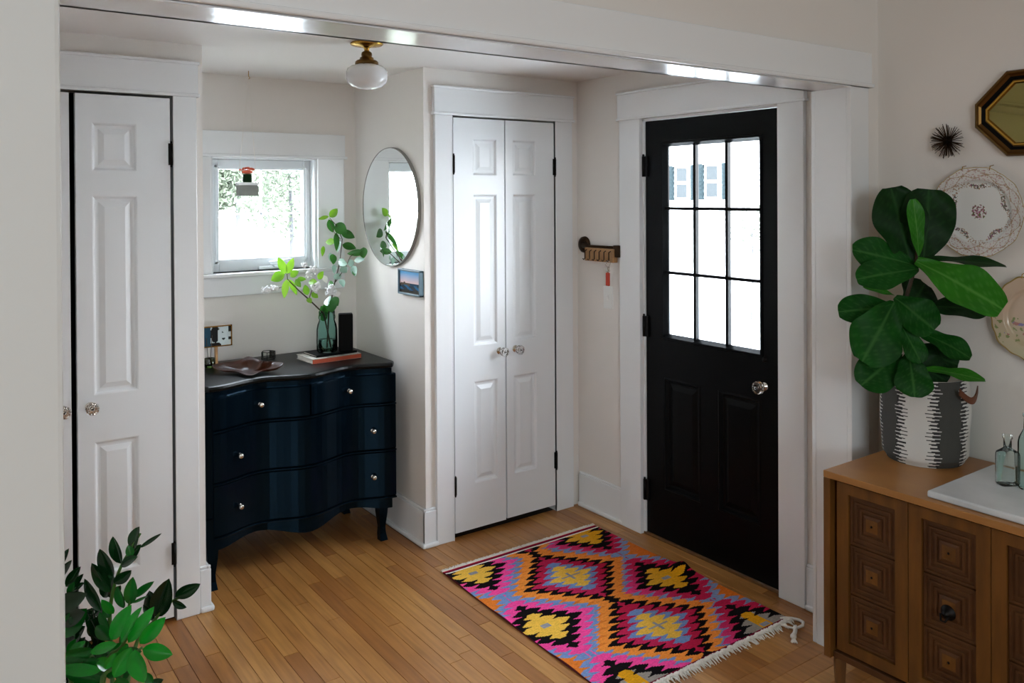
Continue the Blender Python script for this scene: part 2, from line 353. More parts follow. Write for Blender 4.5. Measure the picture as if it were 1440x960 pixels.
def casing_Y(name, x0, x1, ztop, wl, wr, label, headext=.012):   # casing on the closet wall plane, facing the camera
    mb = MB(); y0, y1 = CY-.02, CY
    mb.box(x0-wl, x0, y0, y1, 0, ztop, .003); mb.box(x1, x1+wr, y0, y1, 0, ztop, .003)
    mb.box(x0-.006, x0, y0-.001, CY+.06, 0, ztop); mb.box(x1, x1+.006, y0+.002, CY+.06, 0, ztop)
    mb.box(x0-wl-headext*.5, x1+wr+headext*.5, y0-.004, y1, ztop, ztop+.13, .003)
    mb.box(x0-wl-headext, x1+wr+headext, y0-.012, y1, ztop-.004, ztop+.01, .004)
    mb.box(x0-wl-headext, x1+wr+headext, y0-.010, y1, ztop+.124, ztop+.136, .003)
    return st(name, mb, 'trim_paint', label, 'trim')
casing_Y('trim_5', 2.112, 2.745, 2.052, .096, .115, 'white casing around the narrow double closet doors')
casing_Y('trim_6', .135, .832, 2.062, .1, .090, 'white casing around the left closet doors')
# entry door casing (on the right wall, facing -X)
mb = MB(); x0, x1 = WX-.022, WX
mb.box(x0, x1, DY1, DY1+.145, 0, DZ, .003); mb.box(x0, x1, DY0-.125, DY0, 0, DZ, .003)
mb.box(x0-.003, x1, DY0-.13, DY1+.155, DZ, DZ+.13, .003); mb.box(x0-.010, x1, DY0-.137, DY1+.16, DZ+.126, DZ+.138, .003); mb.box(x0-.008, x1, DY0-.137, DY1+.16, DZ-.003, DZ+.008, .003)
mb.box(WX, WX+.1, DY1-.012, DY1, 0, DZ); mb.box(WX, WX+.1, DY0, DY0+.008, 0, DZ); mb.box(WX, WX+.1, DY0, DY1, DZ-.014, DZ)
st('trim_7', mb, 'trim_paint', 'white casing around the black entry door', 'trim')
mb = MB(); mb.box(WX-.004, WX+.14, DY0, DY1, 0, .012, .004)
st('trim_8', mb, 'walnut_mid', 'low wooden threshold under the black entry door', 'threshold')

# baseboards with a shoe moulding
def base(name, segs, label):
    mb = MB()
    for (ax, a, b, p, sgn) in segs:     # ax 'x': runs along x at y=p ; 'y': runs along y at x=p ; sgn: direction it sticks out
        for z0, z1, t, bv in ((0, .17, .016, .003), (.17, .182, .012, .004), (0, .022, .028, .008)):
            q = .010 if t > .02 else -.0006 if ax == 'y' else 0
            if ax == 'x': mb.box(a, b+(q if t > .02 else 0), p, p+sgn*t, z0, z1, bv)
            else: mb.box(p, p+sgn*t, a-q, b, z0, z1, bv)
    return st(name, mb, 'trim_paint', label, 'baseboard')
base('baseboard_right', [('y', DY1+.146, CY-.018, WX, -1), ('y', OY1+.0, DY0-.126, WX, -1), ('y', -3, OY0, WX, -1)], 'white baseboard along the wall of the black door')
base('baseboard_alcove', [('y', CY-.016, AY, AX1, -1), ('x', AX0, AX1-.02, AY, -1), ('x', AX1-.016, 2.014, CY, -1)], 'white baseboard wrapping the alcove corner under the round mirror')
base('baseboard_left', [('y', CY-.016, AY, AX0, 1), ('x', .923, AX0+.016, CY, -1)], 'short white baseboard block beside the left closet')

# floor: slab, single planks
fl = MB(); fl.box(-2.5, WX+.14, -3.1, 4.35, -.1, -.012)
floor = st('floor', fl, 'subfloor', 'honey-coloured narrow strip wood floor', 'floor')
def plank(x0, x1, y0, y1, stuff=None):
    g = .0005; dz = random.uniform(-.0005, 0)
    mb = stuff or MB(); b = .0009
    vs = [(x0+g, y0+g, -.012), (x1-g, y0+g, -.012), (x1-g, y1-g, -.012), (x0+g, y1-g, -.012)]
    m1 = [(x0+g, y0+g, -.0018+dz), (x1-g, y0+g, -.0018+dz), (x1-g, y1-g, -.0018+dz), (x0+g, y1-g, -.0018+dz)]
    tp = [(x0+g+b, y0+g+b, dz), (x1-g-b, y0+g+b, dz), (x1-g-b, y1-g-b, dz), (x0+g+b, y1-g-b, dz)]
    mb.add(vs+m1+tp, [(0,1,5,4),(1,2,6,5),(2,3,7,6),(3,0,4,7),(4,5,9,8),(5,6,10,9),(6,7,11,10),(7,4,8,11),(8,9,10,11)])
    if stuff is None: build('plank', mb, 'maple_floor', floor, recalc=False)
PW = .0575
x = .79 - 13*PW
while x < WX:
    xx1 = min(x+PW, WX)
    if xx1 - x > .004:
        yend = CY+.012 if not (AX0-.02 < x+PW/2 < AX1) else AY
        y = 1.87 + random.uniform(-.02, .0)*0; first = True
        while y < yend-.001:
            L = random.choice((.35, .5, .62, .75, .9, 1.1)); 
            if first: L *= random.uniform(.4, 1); first = False
            y1 = min(y+L, yend)
            if yend - y1 < .16: y1 = yend
            if x > -.06: plank(x, xx1, y, y1)
            y = y1
    x += PW
x = 1.25; n = 0
y = 1.87
for row, (wd) in enumerate((.07, .07, .0575, .0575, .0575, .0575)):
    xa = 1.3 - .2*row; 
    while xa < WX-.01:
        xb = min(xa + random.choice((.5, .7, .85)), WX)
        if WX - xb < .15: xb = WX
        plank(xa, xb, y-wd, y); xa = xb
    y -= wd
sb = MB(); yy = y
while yy > -3.0:
    xa = -2.4
    while xa < WX-.01:
        xb = min(xa + random.choice((.7, .9, 1.2)), WX); plank(xa, xb, yy-PW, yy, sb); xa = xb
    yy -= PW
yy = 1.87; row = 0
for row, wd in enumerate((.07, .07, .0575, .0575, .0575, .0575)):
    plank(-2.4, 1.3-.2*row, yy-wd, yy, sb); yy -= wd
o = build('plank_field', sb, 'maple_floor', floor, recalc=False); o['kind'] = 'stuff'

# ------------------------------------------------------------------ doors
def crystal_knob(parent, c, ax, plate='silver', r=.024):
    mb = MB(); c = Vector(c); sgn = -1
    prof = [(0, -.058), (r*.55, -.058), (r*.95, -.050), (r, -.040), (r*.8, -.028), (r*.4, -.022), (0, -.022)]
    mb.lathe(prof, c, 10, ax, smooth=False); k = build('knob', mb, 'crystal', parent); k['label'] = 'faceted clear glass knob'
    mb = MB(); mb.lathe([(0, -.026), (.006, -.026), (.007, -.006), (.017, -.004), (.018, 0)], c, 16, ax); build('rose', mb, plate, k)
    mb = MB(); mb.ball(c + Vector((0, -.052, 0) if ax == 'y' else (-.052, 0, 0)), .0035, 6); build('pin', mb, 'black_iron', k)
def hinge_Y(parent, x, z, h=.085):
    mb = MB(); mb.tube([(x, CY-.022, z-h/2), (x, CY-.022, z+h/2)], .0055, 8); mb.box(x-.010, x+.010, CY-.018, CY-.014, z-h/2, z+h/2); mb.ball((x, CY-.022, z-h/2-.004), .005, 6); mb.ball((x, CY-.022, z+h/2+.004), .005, 6)
    build('hinge', mb, 'black_iron', parent)
def closet_leaf(name, x0, x1, z0, z1, px0, px1, panels, hinge_side, knobx, label, hz):
    o = thing(name, ((x0 if hinge_side < 0 else x1), CY, z0), label, 'closet door', kind=S)
    yf = CY-.014; yb = yf+.032
    mp = lambda u, v, w_: Vector((u, yf - w_, v))
    mb = MB(); zs = [z0] + [q for p in panels for q in p] + [z1]
    mb.box(x0, px0, yf, yb, z0, z1); mb.box(px1, x1, yf, yb, z0, z1)
    for i in range(0, len(zs), 2): mb.box(px0, px1, yf, yb, zs[i], zs[i+1])
    build('door_frame', mb, 'closet_paint', o, recalc=False)
    for a, b in panels:
        mb = MB(); mb.rings(mp, px0, px1, a, b, [(0, 0), (.004, -.002), (.010, -.010), (.016, -.0115), (.022, -.0115), (.042, -.003), (.043, -.003)])
        build('panel', mb, 'closet_paint', o)
    for z in hz: hinge_Y(o, (x0-.003 if hinge_side < 0 else x1+.003), z)
    if knobx: crystal_knob(o, (knobx, yf, .885), 'y')
    return o
PN = [(.25, .75), (.925, 1.668), (1.762, 1.942)]
closet_leaf('door_2', 2.120, 2.420, .030, 2.04, 2.232, 2.374, PN, -1, 2.385, 'left leaf of the narrow white double closet with glass knob', (.26, 1.815))
closet_leaf('door_3', 2.428, 2.738, .034, 2.04, 2.472, 2.618, PN, 1, 2.482, 'right leaf of the narrow white double closet with glass knob', (.27, 1.81))
closet_leaf('door_4', .490, .822, .016, 2.048, .545, .700, PN, 1, .533, 'right leaf of the white closet behind the leafy green plant', (.265, 1.83))
closet_leaf('door_5', .145, .470, .016, 2.048, .285, .425, PN, -1, .440, 'left leaf of the left white closet, mostly behind the opening post', (.265, 1.83))

# entry door
d1 = thing('door_1', (WX+.02, DY1-.012, .012), 'tall black panelled entry door with nine glass panes and glass knob', 'door', kind=S)
xf_, xb_ = WX+.008, WX+.048
y0, y1, z0, z1 = DY0+.010, DY1-.014, .014, DZ-.016
gy0, gy1, gz0, gz1 = 2.262, 2.822, .985, 1.902
pans = [(2.595, 2.835, .25, .79), (2.255, 2.495, .25, .79)]
mb = MB()
mb.box(xf_, xb_, y0, gy0 - .0, z0, z1); mb.box(xf_, xb_, gy1, y1, z0, z1); mb.box(xf_, xb_, gy0, gy1, gz1, z1); mb.box(xf_, xb_, gy0, gy1, .79, gz0); mb.box(xf_, xb_, gy0, gy1, z0, .25)
mb.box(xf_, xb_, 2.495, 2.595, .25, .79)
build('door_frame', mb, 'black_door', d1, recalc=False)
mpX = lambda u, v, w_: Vector((xf_ - w_, u, v))
for (a, b, c, d) in ((2.595, gy1, .25, .79), (gy0, 2.495, .25, .79)):
    mb = MB(); mb.rings(mpX, a, b, c, d, [(0, 0), (.006, .004), (.012, .003), (.02, -.010), (.03, -.011), (.055, -.003), (.056, -.003)]); build('panel', mb, 'black_door', d1)
mb = MB(); mb.rings(mpX, gy0-.014, gy1+.014, gz0-.014, gz1+.014, [(0, 0), (.004, .008), (.012, .008), (.018, -.004), (.026, -.02)])
mb.f.pop(); mb.c.pop(); mb.sm.pop()
build('glazing_bead', mb, 'black_door', d1)
gw = (gy1-gy0)/3; gh = (gz1-gz0)/3
mb = MB()
for i in (1, 2): mb.box(xf_+.004, xf_+.03, gy0+gw*i-.0075, gy0+gw*i+.0075, gz0, gz1, .003)
for i in (1, 2): mb.box(xf_+.004, xf_+.03, gy0, gy1, gz0+gh*i-.0075, gz0+gh*i+.0075, .003)
build('muntin', mb, 'black_door', d1)
for i in range(3):
    for j in range(3):
        mb = MB(); mb.box(xf_+.016, xf_+.019, gy0+gw*i+.004, gy0+gw*(i+1)-.004, gz0+gh*j+.004, gz0+gh*(j+1)-.004); build('pane', mb, 'pane_glass', d1)
for z in (.22, 1.02, 1.80):
    mb = MB(); hx, hy = WX-.004, DY1-.010
    mb.tube([(hx, hy, z-.05), (hx, hy, z+.05)], .007, 8); mb.box(hx, hx+.012, hy-.026, hy-.004, z-.05, z+.05); mb.ball((hx, hy, z+.055), .006, 6)
    build('hinge', mb, 'black_iron', d1)
kc = PX(1071, 544, xf_-.02); crystal_knob(d1, (xf_, kc.y, kc.z+.0), 'x', r=.029)
mb = MB(); mb.lathe([(0, -.008), (.012, -.007), (.014, 0)], (xf_, kc.y-.002, .965), 12, 'x'); build('lock', mb, 'black_iron', d1)

# ------------------------------------------------------------------ window in the alcove
wn = thing('window_1', (1.466, AY, WZ0), 'small square white window with a grid above the dark dresser', 'window', kind=S)
mb = MB(); yc = AY
mb.box(WX0-.14, WX0, yc-.018, yc, WZ0, WZ1, .003); mb.box(WX1, WX1+.15, yc-.018, yc, WZ0, WZ1, .003)
mb.box(WX0-.15, WX1+.155, yc-.022, yc, WZ1, WZ1+.125, .003); mb.box(WX0-.16, WX1+.165, yc-.03, yc, WZ1-.004, WZ1+.010, .003)
mb.box(WX0-.14, WX1+.15, yc-.016, yc, WZ0-.115, WZ0-.02, .003)
build('window_casing', mb, 'trim_paint', wn)
mb = MB(); mb.box(WX0-.15, WX1+.165, yc-.045, yc+.07, WZ0-.02, WZ0, .006); build('window_stool', mb, 'trim_paint', wn)
mb = MB(); mb.box(WX0, WX0+.012, yc, yc+.13, WZ0, WZ1); mb.box(WX1-.012, WX1, yc, yc+.13, WZ0, WZ1); mb.box(WX0, WX1, yc, yc+.13, WZ1-.012, WZ1)
build('window_reveal', mb, 'trim_paint', wn)
gx0, gx1, wz0, wz1 = 1.250, 1.694, 1.348, 1.802
mb = MB(); yg = yc+.06
mb.box(WX0+.012, gx0, yg, yg+.05, WZ0, WZ1-.012, .004); mb.box(gx1, WX1-.012, yg, yg+.05, WZ0, WZ1-.012, .004)
mb.box(gx0, gx1, yg, yg+.05, WZ0, wz0, .004); mb.box(gx0, gx1, yg, yg+.05, wz1, WZ1-.012, .004)
mb.box(gx0-.02, gx0-.01, yg-.008, yg, wz0-.02, wz1+.02); mb.box(gx1+.01, gx1+.02, yg-.008, yg, wz0-.02, wz1+.02); mb.box(gx0-.02, gx1+.02, yg-.008, yg, wz1+.01, wz1+.02); mb.box(gx0-.02, gx1+.02, yg-.008, yg, wz0-.02, wz0-.01)
build('sash', mb, 'vinyl', wn)
mb = MB(); mb.box((gx0+gx1)/2-.006, (gx0+gx1)/2+.006, yg+.022, yg+.03, wz0, wz1); mb.box(gx0, gx1, yg+.022, yg+.03, (wz0+wz1)/2-.005, (wz0+wz1)/2+.005)
build('muntin', mb, 'grille_vinyl', wn)
mb = MB(); mb.box(gx0, gx1, yg+.034, yg+.037, wz0, wz1); build('pane', mb, 'pane_glass', wn)
mb = MB(); mb.box(1.44, 1.62, yg-.035, yg-.008, WZ0+.002, WZ0+.022, .008); mb.tube([(1.52, yg-.03, WZ0+.02), (1.49, yg-.045, WZ0+.04), (1.60, yg-.05, WZ0+.052)], .006, 8)
build('crank_handle', mb, 'vinyl', wn)

# ------------------------------------------------------------------ outdoors
mb = MB(); mb.box(3.06, 60, -30, 60, -.5, -.35); st('ground', mb, 'asphalt', 'pale driveway and street seen through the entry door glass', 'ground')
mb = MB(); mb.box(-40, 3.05, 4.36, 60, -.5, -.35); st('lawn', mb, 'lawn', 'washed-out lawn beyond the small window', 'lawn')
HX = 14
h = thing('neighbour_house', (HX+3, 13, -.35), 'white clapboard house with blue-grey shutters seen through the door glass', 'house')
mb = MB(); mb.box(HX, HX+6, 6, 22, -.35, 5.2); mb.box(HX-.06, HX+6, 5.9, 22.1, .98, 1.12); build('wall', mb, 'siding', h)
for k in range(34):
    mb = MB(); z = 1.12 + k*.12; vs = [(HX, 6, z+.118), (HX, 22, z+.118), (HX-.022, 22, z), (HX-.022, 6, z), (HX, 6, z), (HX, 22, z)]
    mb.add(vs, [(0,1,2,3),(2,3,4,5)]); build('clapboard', mb, 'siding', h)
mb = MB(); mb.add([(HX-.4,5.6,5.1),(HX-.4,22.4,5.1),(HX+3,22.4,7.2),(HX+3,5.6,7.2),(HX+6.4,5.6,5.1),(HX+6.4,22.4,5.1)], [(0,1,2,3),(3,2,5,4)]); build('roof', mb, 'asphalt', h)
for (pc, sh) in (((958.5, 257), (951.5, 257)), ((1001.5, 255), (990, 255)),):
    c = PX(pc[0]+2.5, pc[1], HX)
    mb = MB(); mb.box(HX-.06, HX, c.y-.20, c.y+.20, c.z-.37, c.z+.37); mb.box(HX-.09, HX, c.y-.24, c.y+.24, c.z+.37, c.z+.43)
    wdw = build('window', mb, 'siding', h)
    for zz in (-.18, .18):
        mb = MB(); mb.box(HX-.07, HX-.06, c.y-.15, c.y+.15, c.z+zz-.15, c.z+zz+.15); build('pane', mb, 'house_glass', wdw)
    for sg in (1, -1):
        mb = MB(); yy = c.y+sg*.36; mb.box(HX-.06, HX, yy-.10, yy+.10, c.z-.39, c.z+.39)
        for q in range(8): mb.box(HX-.075, HX-.06, yy-.08, yy+.08, c.z-.35+q*.09, c.z-.30+q*.09)
        build('shutter', mb, 'shutter', h)
def crown(name, c, r, n, material, label, cat, trunk=True, group=None, ls=.12):
    t = thing(name, (c[0], c[1], -.35), label, cat, group)
    mb = MB()
    for i in range(n):
        a, b, q = random.uniform(0, 2*PI), math.acos(random.uniform(-1, 1)), random.random()**.4
        p = Vector(c) + Vector((math.sin(b)*math.cos(a)*r[0], math.sin(b)*math.sin(a)*r[1], math.cos(b)*r[2]))*q
        d = Vector([random.uniform(-1, 1) for _ in range(3)]).normalized(); e = d.orthogonal().normalized(); s_ = ls*random.uniform(.6, 1.3)
        mb.add([p, p+d*s_*.5+e*s_*.25, p+d*s_, p+d*s_*.5-e*s_*.25], [(0,1,2,3)])
    build('foliage', mb, material, t, recalc=False)
    if trunk:
        mb = MB(); mb.tube([(c[0], c[1], -.35), (c[0]+.05, c[1], c[2]*.5), (c[0], c[1], c[2]+r[2]*.5)], [r[0]*.05, r[0]*.04, r[0]*.015], 7); build('trunk', mb, 'bark', t)
b = PX(1056, 312, 11); crown('shrub', (11, b.y, b.z-.1), (.45, .45, .45), 500, 'foliage_far', 'thin leafy shrub outside the door glass at its right edge', 'shrub', ls=.09)
for i, (px, Y, z, r, lb) in enumerate(((405, 10.5, 2.05, .85, 'pale green tree filling the upper right window panes'), (330, 14, 2.5, 1.1, 'hazy tree outside behind the hanging flower pot'), (372, 19, 2.6, 1.5, 'farthest hazy tree between the window panes'), (297, 9.0, 2.0, .45, 'slender tree at the left edge of the small window'))):
    c = PY(px, 250, Y); crown('tree', (c.x, Y, z), (r, r, r*1.1), 5200, 'foliage_far', lb, 'tree', group=None, ls=.075)
rl = thing('railing', (2.2, 6.0, -.35), 'white porch railing outside, seen in the round mirror', 'railing')
mb = MB(); mb.box(-1.2, .55, 5.78, 5.84, 1.42, 1.48, .005); mb.box(-1.2, .55, 5.79, 5.83, .7, .74)
build('rail', mb, 'railing_grey', rl)
for k in range(12):
    mb = MB(); x = -1.15+k*.145; mb.box(x, x+.035, 5.79, 5.83, -.35, 1.42); build('baluster', mb, 'railing_grey', rl)

# ------------------------------------------------------------------ dresser
dx0, dx1, dyb, dz = .985, 1.885, 4.13, .865
dc = (dx0+dx1)/2+.02
def dy(x): return 3.612 - .030*math.cos(2*PI*(x-1.455)/.43)
dr = thing('dresser', (dc, 3.85, 0), 'navy-black serpentine-front chest of drawers standing in the alcove', 'dresser')
def serp(mb, x0, x1, z0, z1, off, depth, n=28, r=.004, top=True):
    xs = [x0+(x1-x0)*i/n for i in range(n+1)]; vs = []; fs = []
    prof = [(depth, z0), (r, z0), (0, z0+r), (0, z1-r), (r, z1), (depth, z1)]
    for x in xs:
        for (d, z) in prof: vs.append((x, dy(x)+off+d, z))
    k = len(prof)
    for i in range(n):
        for j in range(k-1): fs.append((i*k+j, (i+1)*k+j, (i+1)*k+j+1, i*k+j+1))
    fs.append(tuple(range(k))); fs.append(tuple(n*k+j for j in range(k))[::-1]); mb.add(vs, fs, smooth=False)
# body: back-filled shell with curved rails
mb = MB(); n = 28; bx0, bx1 = dx0+.012, dx1-.012
xs = [bx0+(bx1-bx0)*i/n for i in range(n+1)]; vs = []; 
zb = lambda x: .155 - .014*math.cos(2*PI*(x-1.455)/.43) + .02*abs((x-1.455)/.44)
for x in xs: vs += [(x, dy(x)+.03, zb(x)), (x, dy(x)+.03, .24), (x, dy(x)+.03, dz-.03), (x, dyb, dz-.03), (x, dyb, .2)]
fs = []
for i in range(n):
    for j in range(4): fs.append((i*5+j, i*5+5+j, i*5+6+j, i*5+1+j))
    fs.append((i*5+4, i*5+9, i*5+5, i*5))
fs.append((0,1,2,3,4)); fs.append(tuple(n*5+j for j in range(5)))
mb.add(vs, fs); build('body', mb, 'navy', dr)
mb = MB(); serp(mb, dx0, dx1, dz-.022, dz, 0, .1, 40, .006)
# full top slab
mb = MB(); n = 44; xs = [dx0+(dx1-dx0)*i/n for i in range(n+1)]; vs = []; fs = []
prof = [(.014, dz-.026), (.004, dz-.022), (0, dz-.012), (.003, dz-.003), (.012, dz)]
for x in xs:
    e = min((x-dx0), (dx1-x)); rr = max(0, .03-e); cr = .03-math.sqrt(max(0, .0009-rr*rr)) if rr > 0 else 0
    vs += [(x, dy(x)+cr+d, z) for d, z in prof] + [(x, dyb, dz), (x, dyb, dz-.026)]
for i in range(n):
    for j in range(7): fs.append((i*7+j, (i+1)*7+j, (i+1)*7+(j+1) % 7, i*7+(j+1) % 7))
fs += [tuple(range(7)), tuple(n*7+j for j in range(7))]
mb.add(vs, fs); build('top', mb, 'dresser_top', dr)
def knob_silver(parent, x, z, off=.012):
    y = dy(x)+off; mb = MB(); mb.lathe([(0, -.030), (.008, -.029), (.012, -.024), (.0125, -.019), (.009, -.013), (.004, -.010), (.004, -.002), (.008, 0)], (x, y, z), 16, 'y')
    build('knob', mb, 'silver', parent)
ex = 1.455
for (a, b, c, d, ks, lab) in ((ex-.43, ex-.004, .672, .812, (1.245,), 'upper left drawer'), (ex+.004, ex+.43, .672, .812, (1.668,), 'upper right drawer'),
                         (ex-.43, ex+.43, .450, .662, (1.145, 1.775), ''), (ex-.43, ex+.43, .222, .440, (1.145, 1.775), '')):
    mb = MB(); serp(mb, a, b, c, d, .012, .04, 30, .005); w_ = build('drawer', mb, 'navy', dr)
    for kx in ks: knob_silver(w_, kx, {.672: .745, .45: .545, .222: .325}[c])
mb = MB()
for z in (.217, .445, .667): serp(mb, ex-.43, ex+.43, z-.004, z+.004, .006, .03, 30, .002)
build('rail', mb, 'navy', dr)
for (lx, ly) in ((dx0+.035, dy(dx0+.03)+.045), (dx1-.045, 3.665), (dx0+.035, dyb-.04), (dx1-.045, dyb-.04)):
    mb = MB(); s0 = [(.026, .3), (.026, .2), (.022, .13), (.014, .06), (.016, .03), (.019, .0)]
    vs = []; fs = []
    for j, (hw, z) in enumerate(s0):
        fo = -.012 if z == 0 else 0
        vs += [(lx-hw, ly-hw+fo, z), (lx+hw, ly-hw+fo, z), (lx+hw, ly+hw+fo, z), (lx-hw, ly+hw+fo, z)]
    for j in range(len(s0)-1):
        for i in range(4): k = (i+1) % 4; fs.append((j*4+i, j*4+k, j*4+4+k, j*4+4+i))
    fs += [(0,1,2,3), tuple((len(s0)-1)*4+i for i in range(4))]; mb.add(vs, fs); build('leg', mb, 'navy', dr)

# ------------------------------------------------------------------ things on the dresser
def quadbook(name, corners, z0, th, cover, label, spine=None, group=None):
    # corners: four xy going round, spine along edge 0-1
    bk = thing(name, (sum(c[0] for c in corners)/4, sum(c[1] for c in corners)/4, z0), label, 'book', group)
    cs = [Vector((c[0], c[1])) for c in corners]; ce = sum(cs, Vector((0, 0)))/4
    def slab(mb, s_, a, b, ins=0):
        pts = [ce + (c-ce)*s_ for c in cs]; mb.add([(p.x, p.y, a) for p in pts]+[(p.x, p.y, b) for p in pts], [(3,2,1,0),(4,5,6,7),(0,1,5,4),(1,2,6,5),(2,3,7,6),(3,0,4,7)])
    mb = MB(); slab(mb, .965, z0+.002, z0+th-.002); build('pages', mb, 'paper', bk)
    mb = MB(); slab(mb, 1, z0, z0+.002); slab(mb, 1, z0+th-.002, z0+th)
    if spine: build('cover', mb, cover, bk); mb = MB()
    a, b = cs[0], cs[1]; nrm = (ce-(a+b)/2).normalized()*.003; mb.add([(a.x,a.y,z0),(b.x,b.y,z0),(b.x+nrm.x,b.y+nrm.y,z0),(a.x+nrm.x,a.y+nrm.y,z0),(a.x,a.y,z0+th),(b.x,b.y,z0+th),(b.x+nrm.x,b.y+nrm.y,z0+th),(a.x+nrm.x,a.y+nrm.y,z0+th)], [(3,2,1,0),(4,5,6,7),(0,1,5,4),(1,2,6,5),(2,3,7,6),(3,0,4,7)])
    build('spine' if spine else 'cover', mb, spine or cover, bk); return bk
A = PZ(440, 512.5, dz); B = PZ(508, 503, dz); L = PZ(417, 504.5, dz); D = L + (B-A)
quadbook('book', [(A.x, A.y), (B.x, B.y), (D.x, D.y), (L.x, L.y)], dz+.001, .022, 'cream_cover', 'thick cream book with orange-red spine lying under the black one on the dresser', spine='orange_cover')
A2 = A*.80+L*.12+D*.08; A2 = A + (L-A)*.16 + (B-A)*.13; B2 = A2+(B-A)*.84; L2 = A2+(L-A)*.82; D2 = L2+(B2-A2)
quadbook('book', [(A2.x, A2.y), (B2.x, B2.y), (D2.x, D2.y), (L2.x, L2.y)], dz+.024, .010, 'black_cover', 'thin black book directly beneath the glass jar')
ZT = dz+.035
vc = (PZ(446, 494.5, ZT)+PZ(474, 494.5, ZT))/2
vase = thing('glass_jar', (vc.x, vc.y, ZT), 'blue-green ribbed glass jar holding branches', 'vase')
mb = MB(); mb.lathe([(0, .003), (.045, .003), (.050, .010), (.051, .06), (.050, .11), (.046, .135), (.040, .150), (.038, .160), (.041, .165), (.041, .175), (.039, .185), (.039, .200), (.037, .200), (.036, .165), (.046, .12), (.047, .02), (.043, .008), (0, .008)], (vc.x, vc.y, ZT), 40, wob=lambda a, h: .012*math.cos(20*a) if .02 < h < .13 else 0)
build('jar_body', mb, 'teal_glass', vase)
mb = MB(); mb.lathe([(0, .009), (.044, .009), (.0455, .05), (.045, .06), (0, .06)], (vc.x, vc.y, ZT), 24); build('water', mb, 'aqua_glass', vase)
bc = PZ(485, 496.5, ZT) + Vector((.02, .05, 0))
mb = MB(); mb.box(-.034, .034, -.024, .024, 0, .185, .005); mb.xf(Matrix.Translation((bc.x+.012, bc.y+.01, ZT)) @ Matrix.Rotation(math.radians(-20), 4, 'Z'))
bx = tag(build('black_box', mb, 'black_cover'), 'upright matte black box standing right behind the glass jar', 'box')

def leafmesh(mb, base, tip, width, nrm, shape='ovate', bend=0., cup=.15, nl=8, nw=4, wave=0, seed=0):
    base, tip = Vector(base), Vector(tip); d = tip-base; L_ = d.length; d.normalize(); nrm = Vector(nrm); nrm = (nrm - d*nrm.dot(d)).normalized(); s_ = d.cross(nrm)
    def wd(t):
        if shape == 'ovate': return (math.sin(PI*min(1, t**.85))**.8)*.5
        if shape == 'zz': return (math.sin(PI*t**.9)**.72)*.5
        if shape == 'fig': return .5*((math.sin(PI*min(1, (t*.93+.04)**1.35))**.55) * (.72+.28*t) - .06*math.exp(-((t-.42)/.12)**2))
        return .5*math.sin(PI*t)
    vs = []; ve = []
    for i in range(nl+1):
        t = i/nl; hw = max(0.0, wd(t))*width
        for j in range(-nw, nw+1):
            u = j/nw; wv = wave*math.sin(t*11+seed+u*2)*abs(u)*width*.5
            p = base + d*L_*t + s_*hw*u + nrm*(cup*width*(abs(u)**1.5)*wd(t)*2*.5 - bend*L_*t*t + bend*L_*t + wv)
            vs.append(p); ve.append((u, t))
    k = 2*nw+1; fs = [(i*k+j, (i+1)*k+j, (i+1)*k+j+1, i*k+j+1) for i in range(nl) for j in range(k-1)]
    mb.add(vs, fs, smooth=True); return ve
def add_leaf(parent, base, tip, width, nrm, material, **kw):
    vein = kw.pop('vein', False); label = kw.pop('label', None); mb = MB(); ve = leafmesh(mb, base, tip, width, nrm, **kw)
    o = build('leaf', mb, material, parent, recalc=False)
    if vein:
        at = o.data.attributes.new('vein', 'FLOAT', 'POINT'); vals = []
        for (u, t) in ve:
            q = (t*7 - abs(u)*1.6) % 1.0; vals.append(max(max(0, 1-abs(u)*9), (.45 if q < .16 else 0)*(1-.4*abs(u))))
        at.data.foreach_set('value', vals)
    return o
cn = -CF   # towards the viewer's side of the room
DV = (vc).dot(CF)  # depth of the vase
def V(cx, cy, dd=0): return P(350+cx/5.333, 280+cy/5.333, DV+dd)
TALL = lambda cy: .27*min(1, max(0, (760-cy)/420))    # the tall branch leans back towards the corner
def VT(cx, cy, dd=0): return V(cx, cy, dd+TALL(cy))
jm = Vector((vc.x, vc.y, ZT+.19)); jb = Vector((vc.x, vc.y, ZT+.02))
# branch with lime leaves and white blossom, leaning left
br = thing('lime_branch', (vc.x-.01, vc.y, ZT+.02), 'branch with lime green leaves leaning left from the glass jar', 'branch')
mb = MB(); mb.tube([jb+Vector((.02, 0, 0)), jm+Vector((-.02, -.01, 0)), V(470, 770), V(370, 680), V(290, 600), V(285, 560)], [.004, .004, .0035, .003, .0025, .0015], 7)
mb.tube([V(450, 750), V(470, 690), V(500, 640)], .002, 6); mb.tube([V(300, 640), V(240, 660), V(215, 670)], .0015, 6)
build('stem', mb, 'stem_brown', br)
for (a, b, w_) in (((280,560),(220,435),55),((290,560),(335,440),55),((270,560),(165,610),80),((285,600),(265,745),50),((300,600),(360,720),42),((310,580),(375,540),55),((360,600),(430,600),34),((350,600),(390,660),40),((440,720),(420,640),45),((470,700),(520,740),40),((440,740),(470,780),36),((450,620),(510,620),46),((520,600),(560,540),42)):
    add_leaf(br, V(*a), V(b[0], b[1], random.uniform(-.03, .02)), w_*1.12*DV/5.333/1175, cn+Vector((random.uniform(-.4,.4), 0, random.uniform(0,.7))), 'spring_leaf', bend=.1)
def cluster(parent, pts, r, n):
    mb = MB()
    for (cx, cy, s_) in pts:
        c = V(cx, cy, -.01)
        for i in range(n):
            o_ = Vector([random.gauss(0, 1) for _ in range(3)]).normalized()*s_*random.uniform(.2, 1); mb.ball(c+o_, r*random.uniform(.7, 1.2), 5)
    return build('blossom', mb, 'petal_lit', parent, recalc=False)
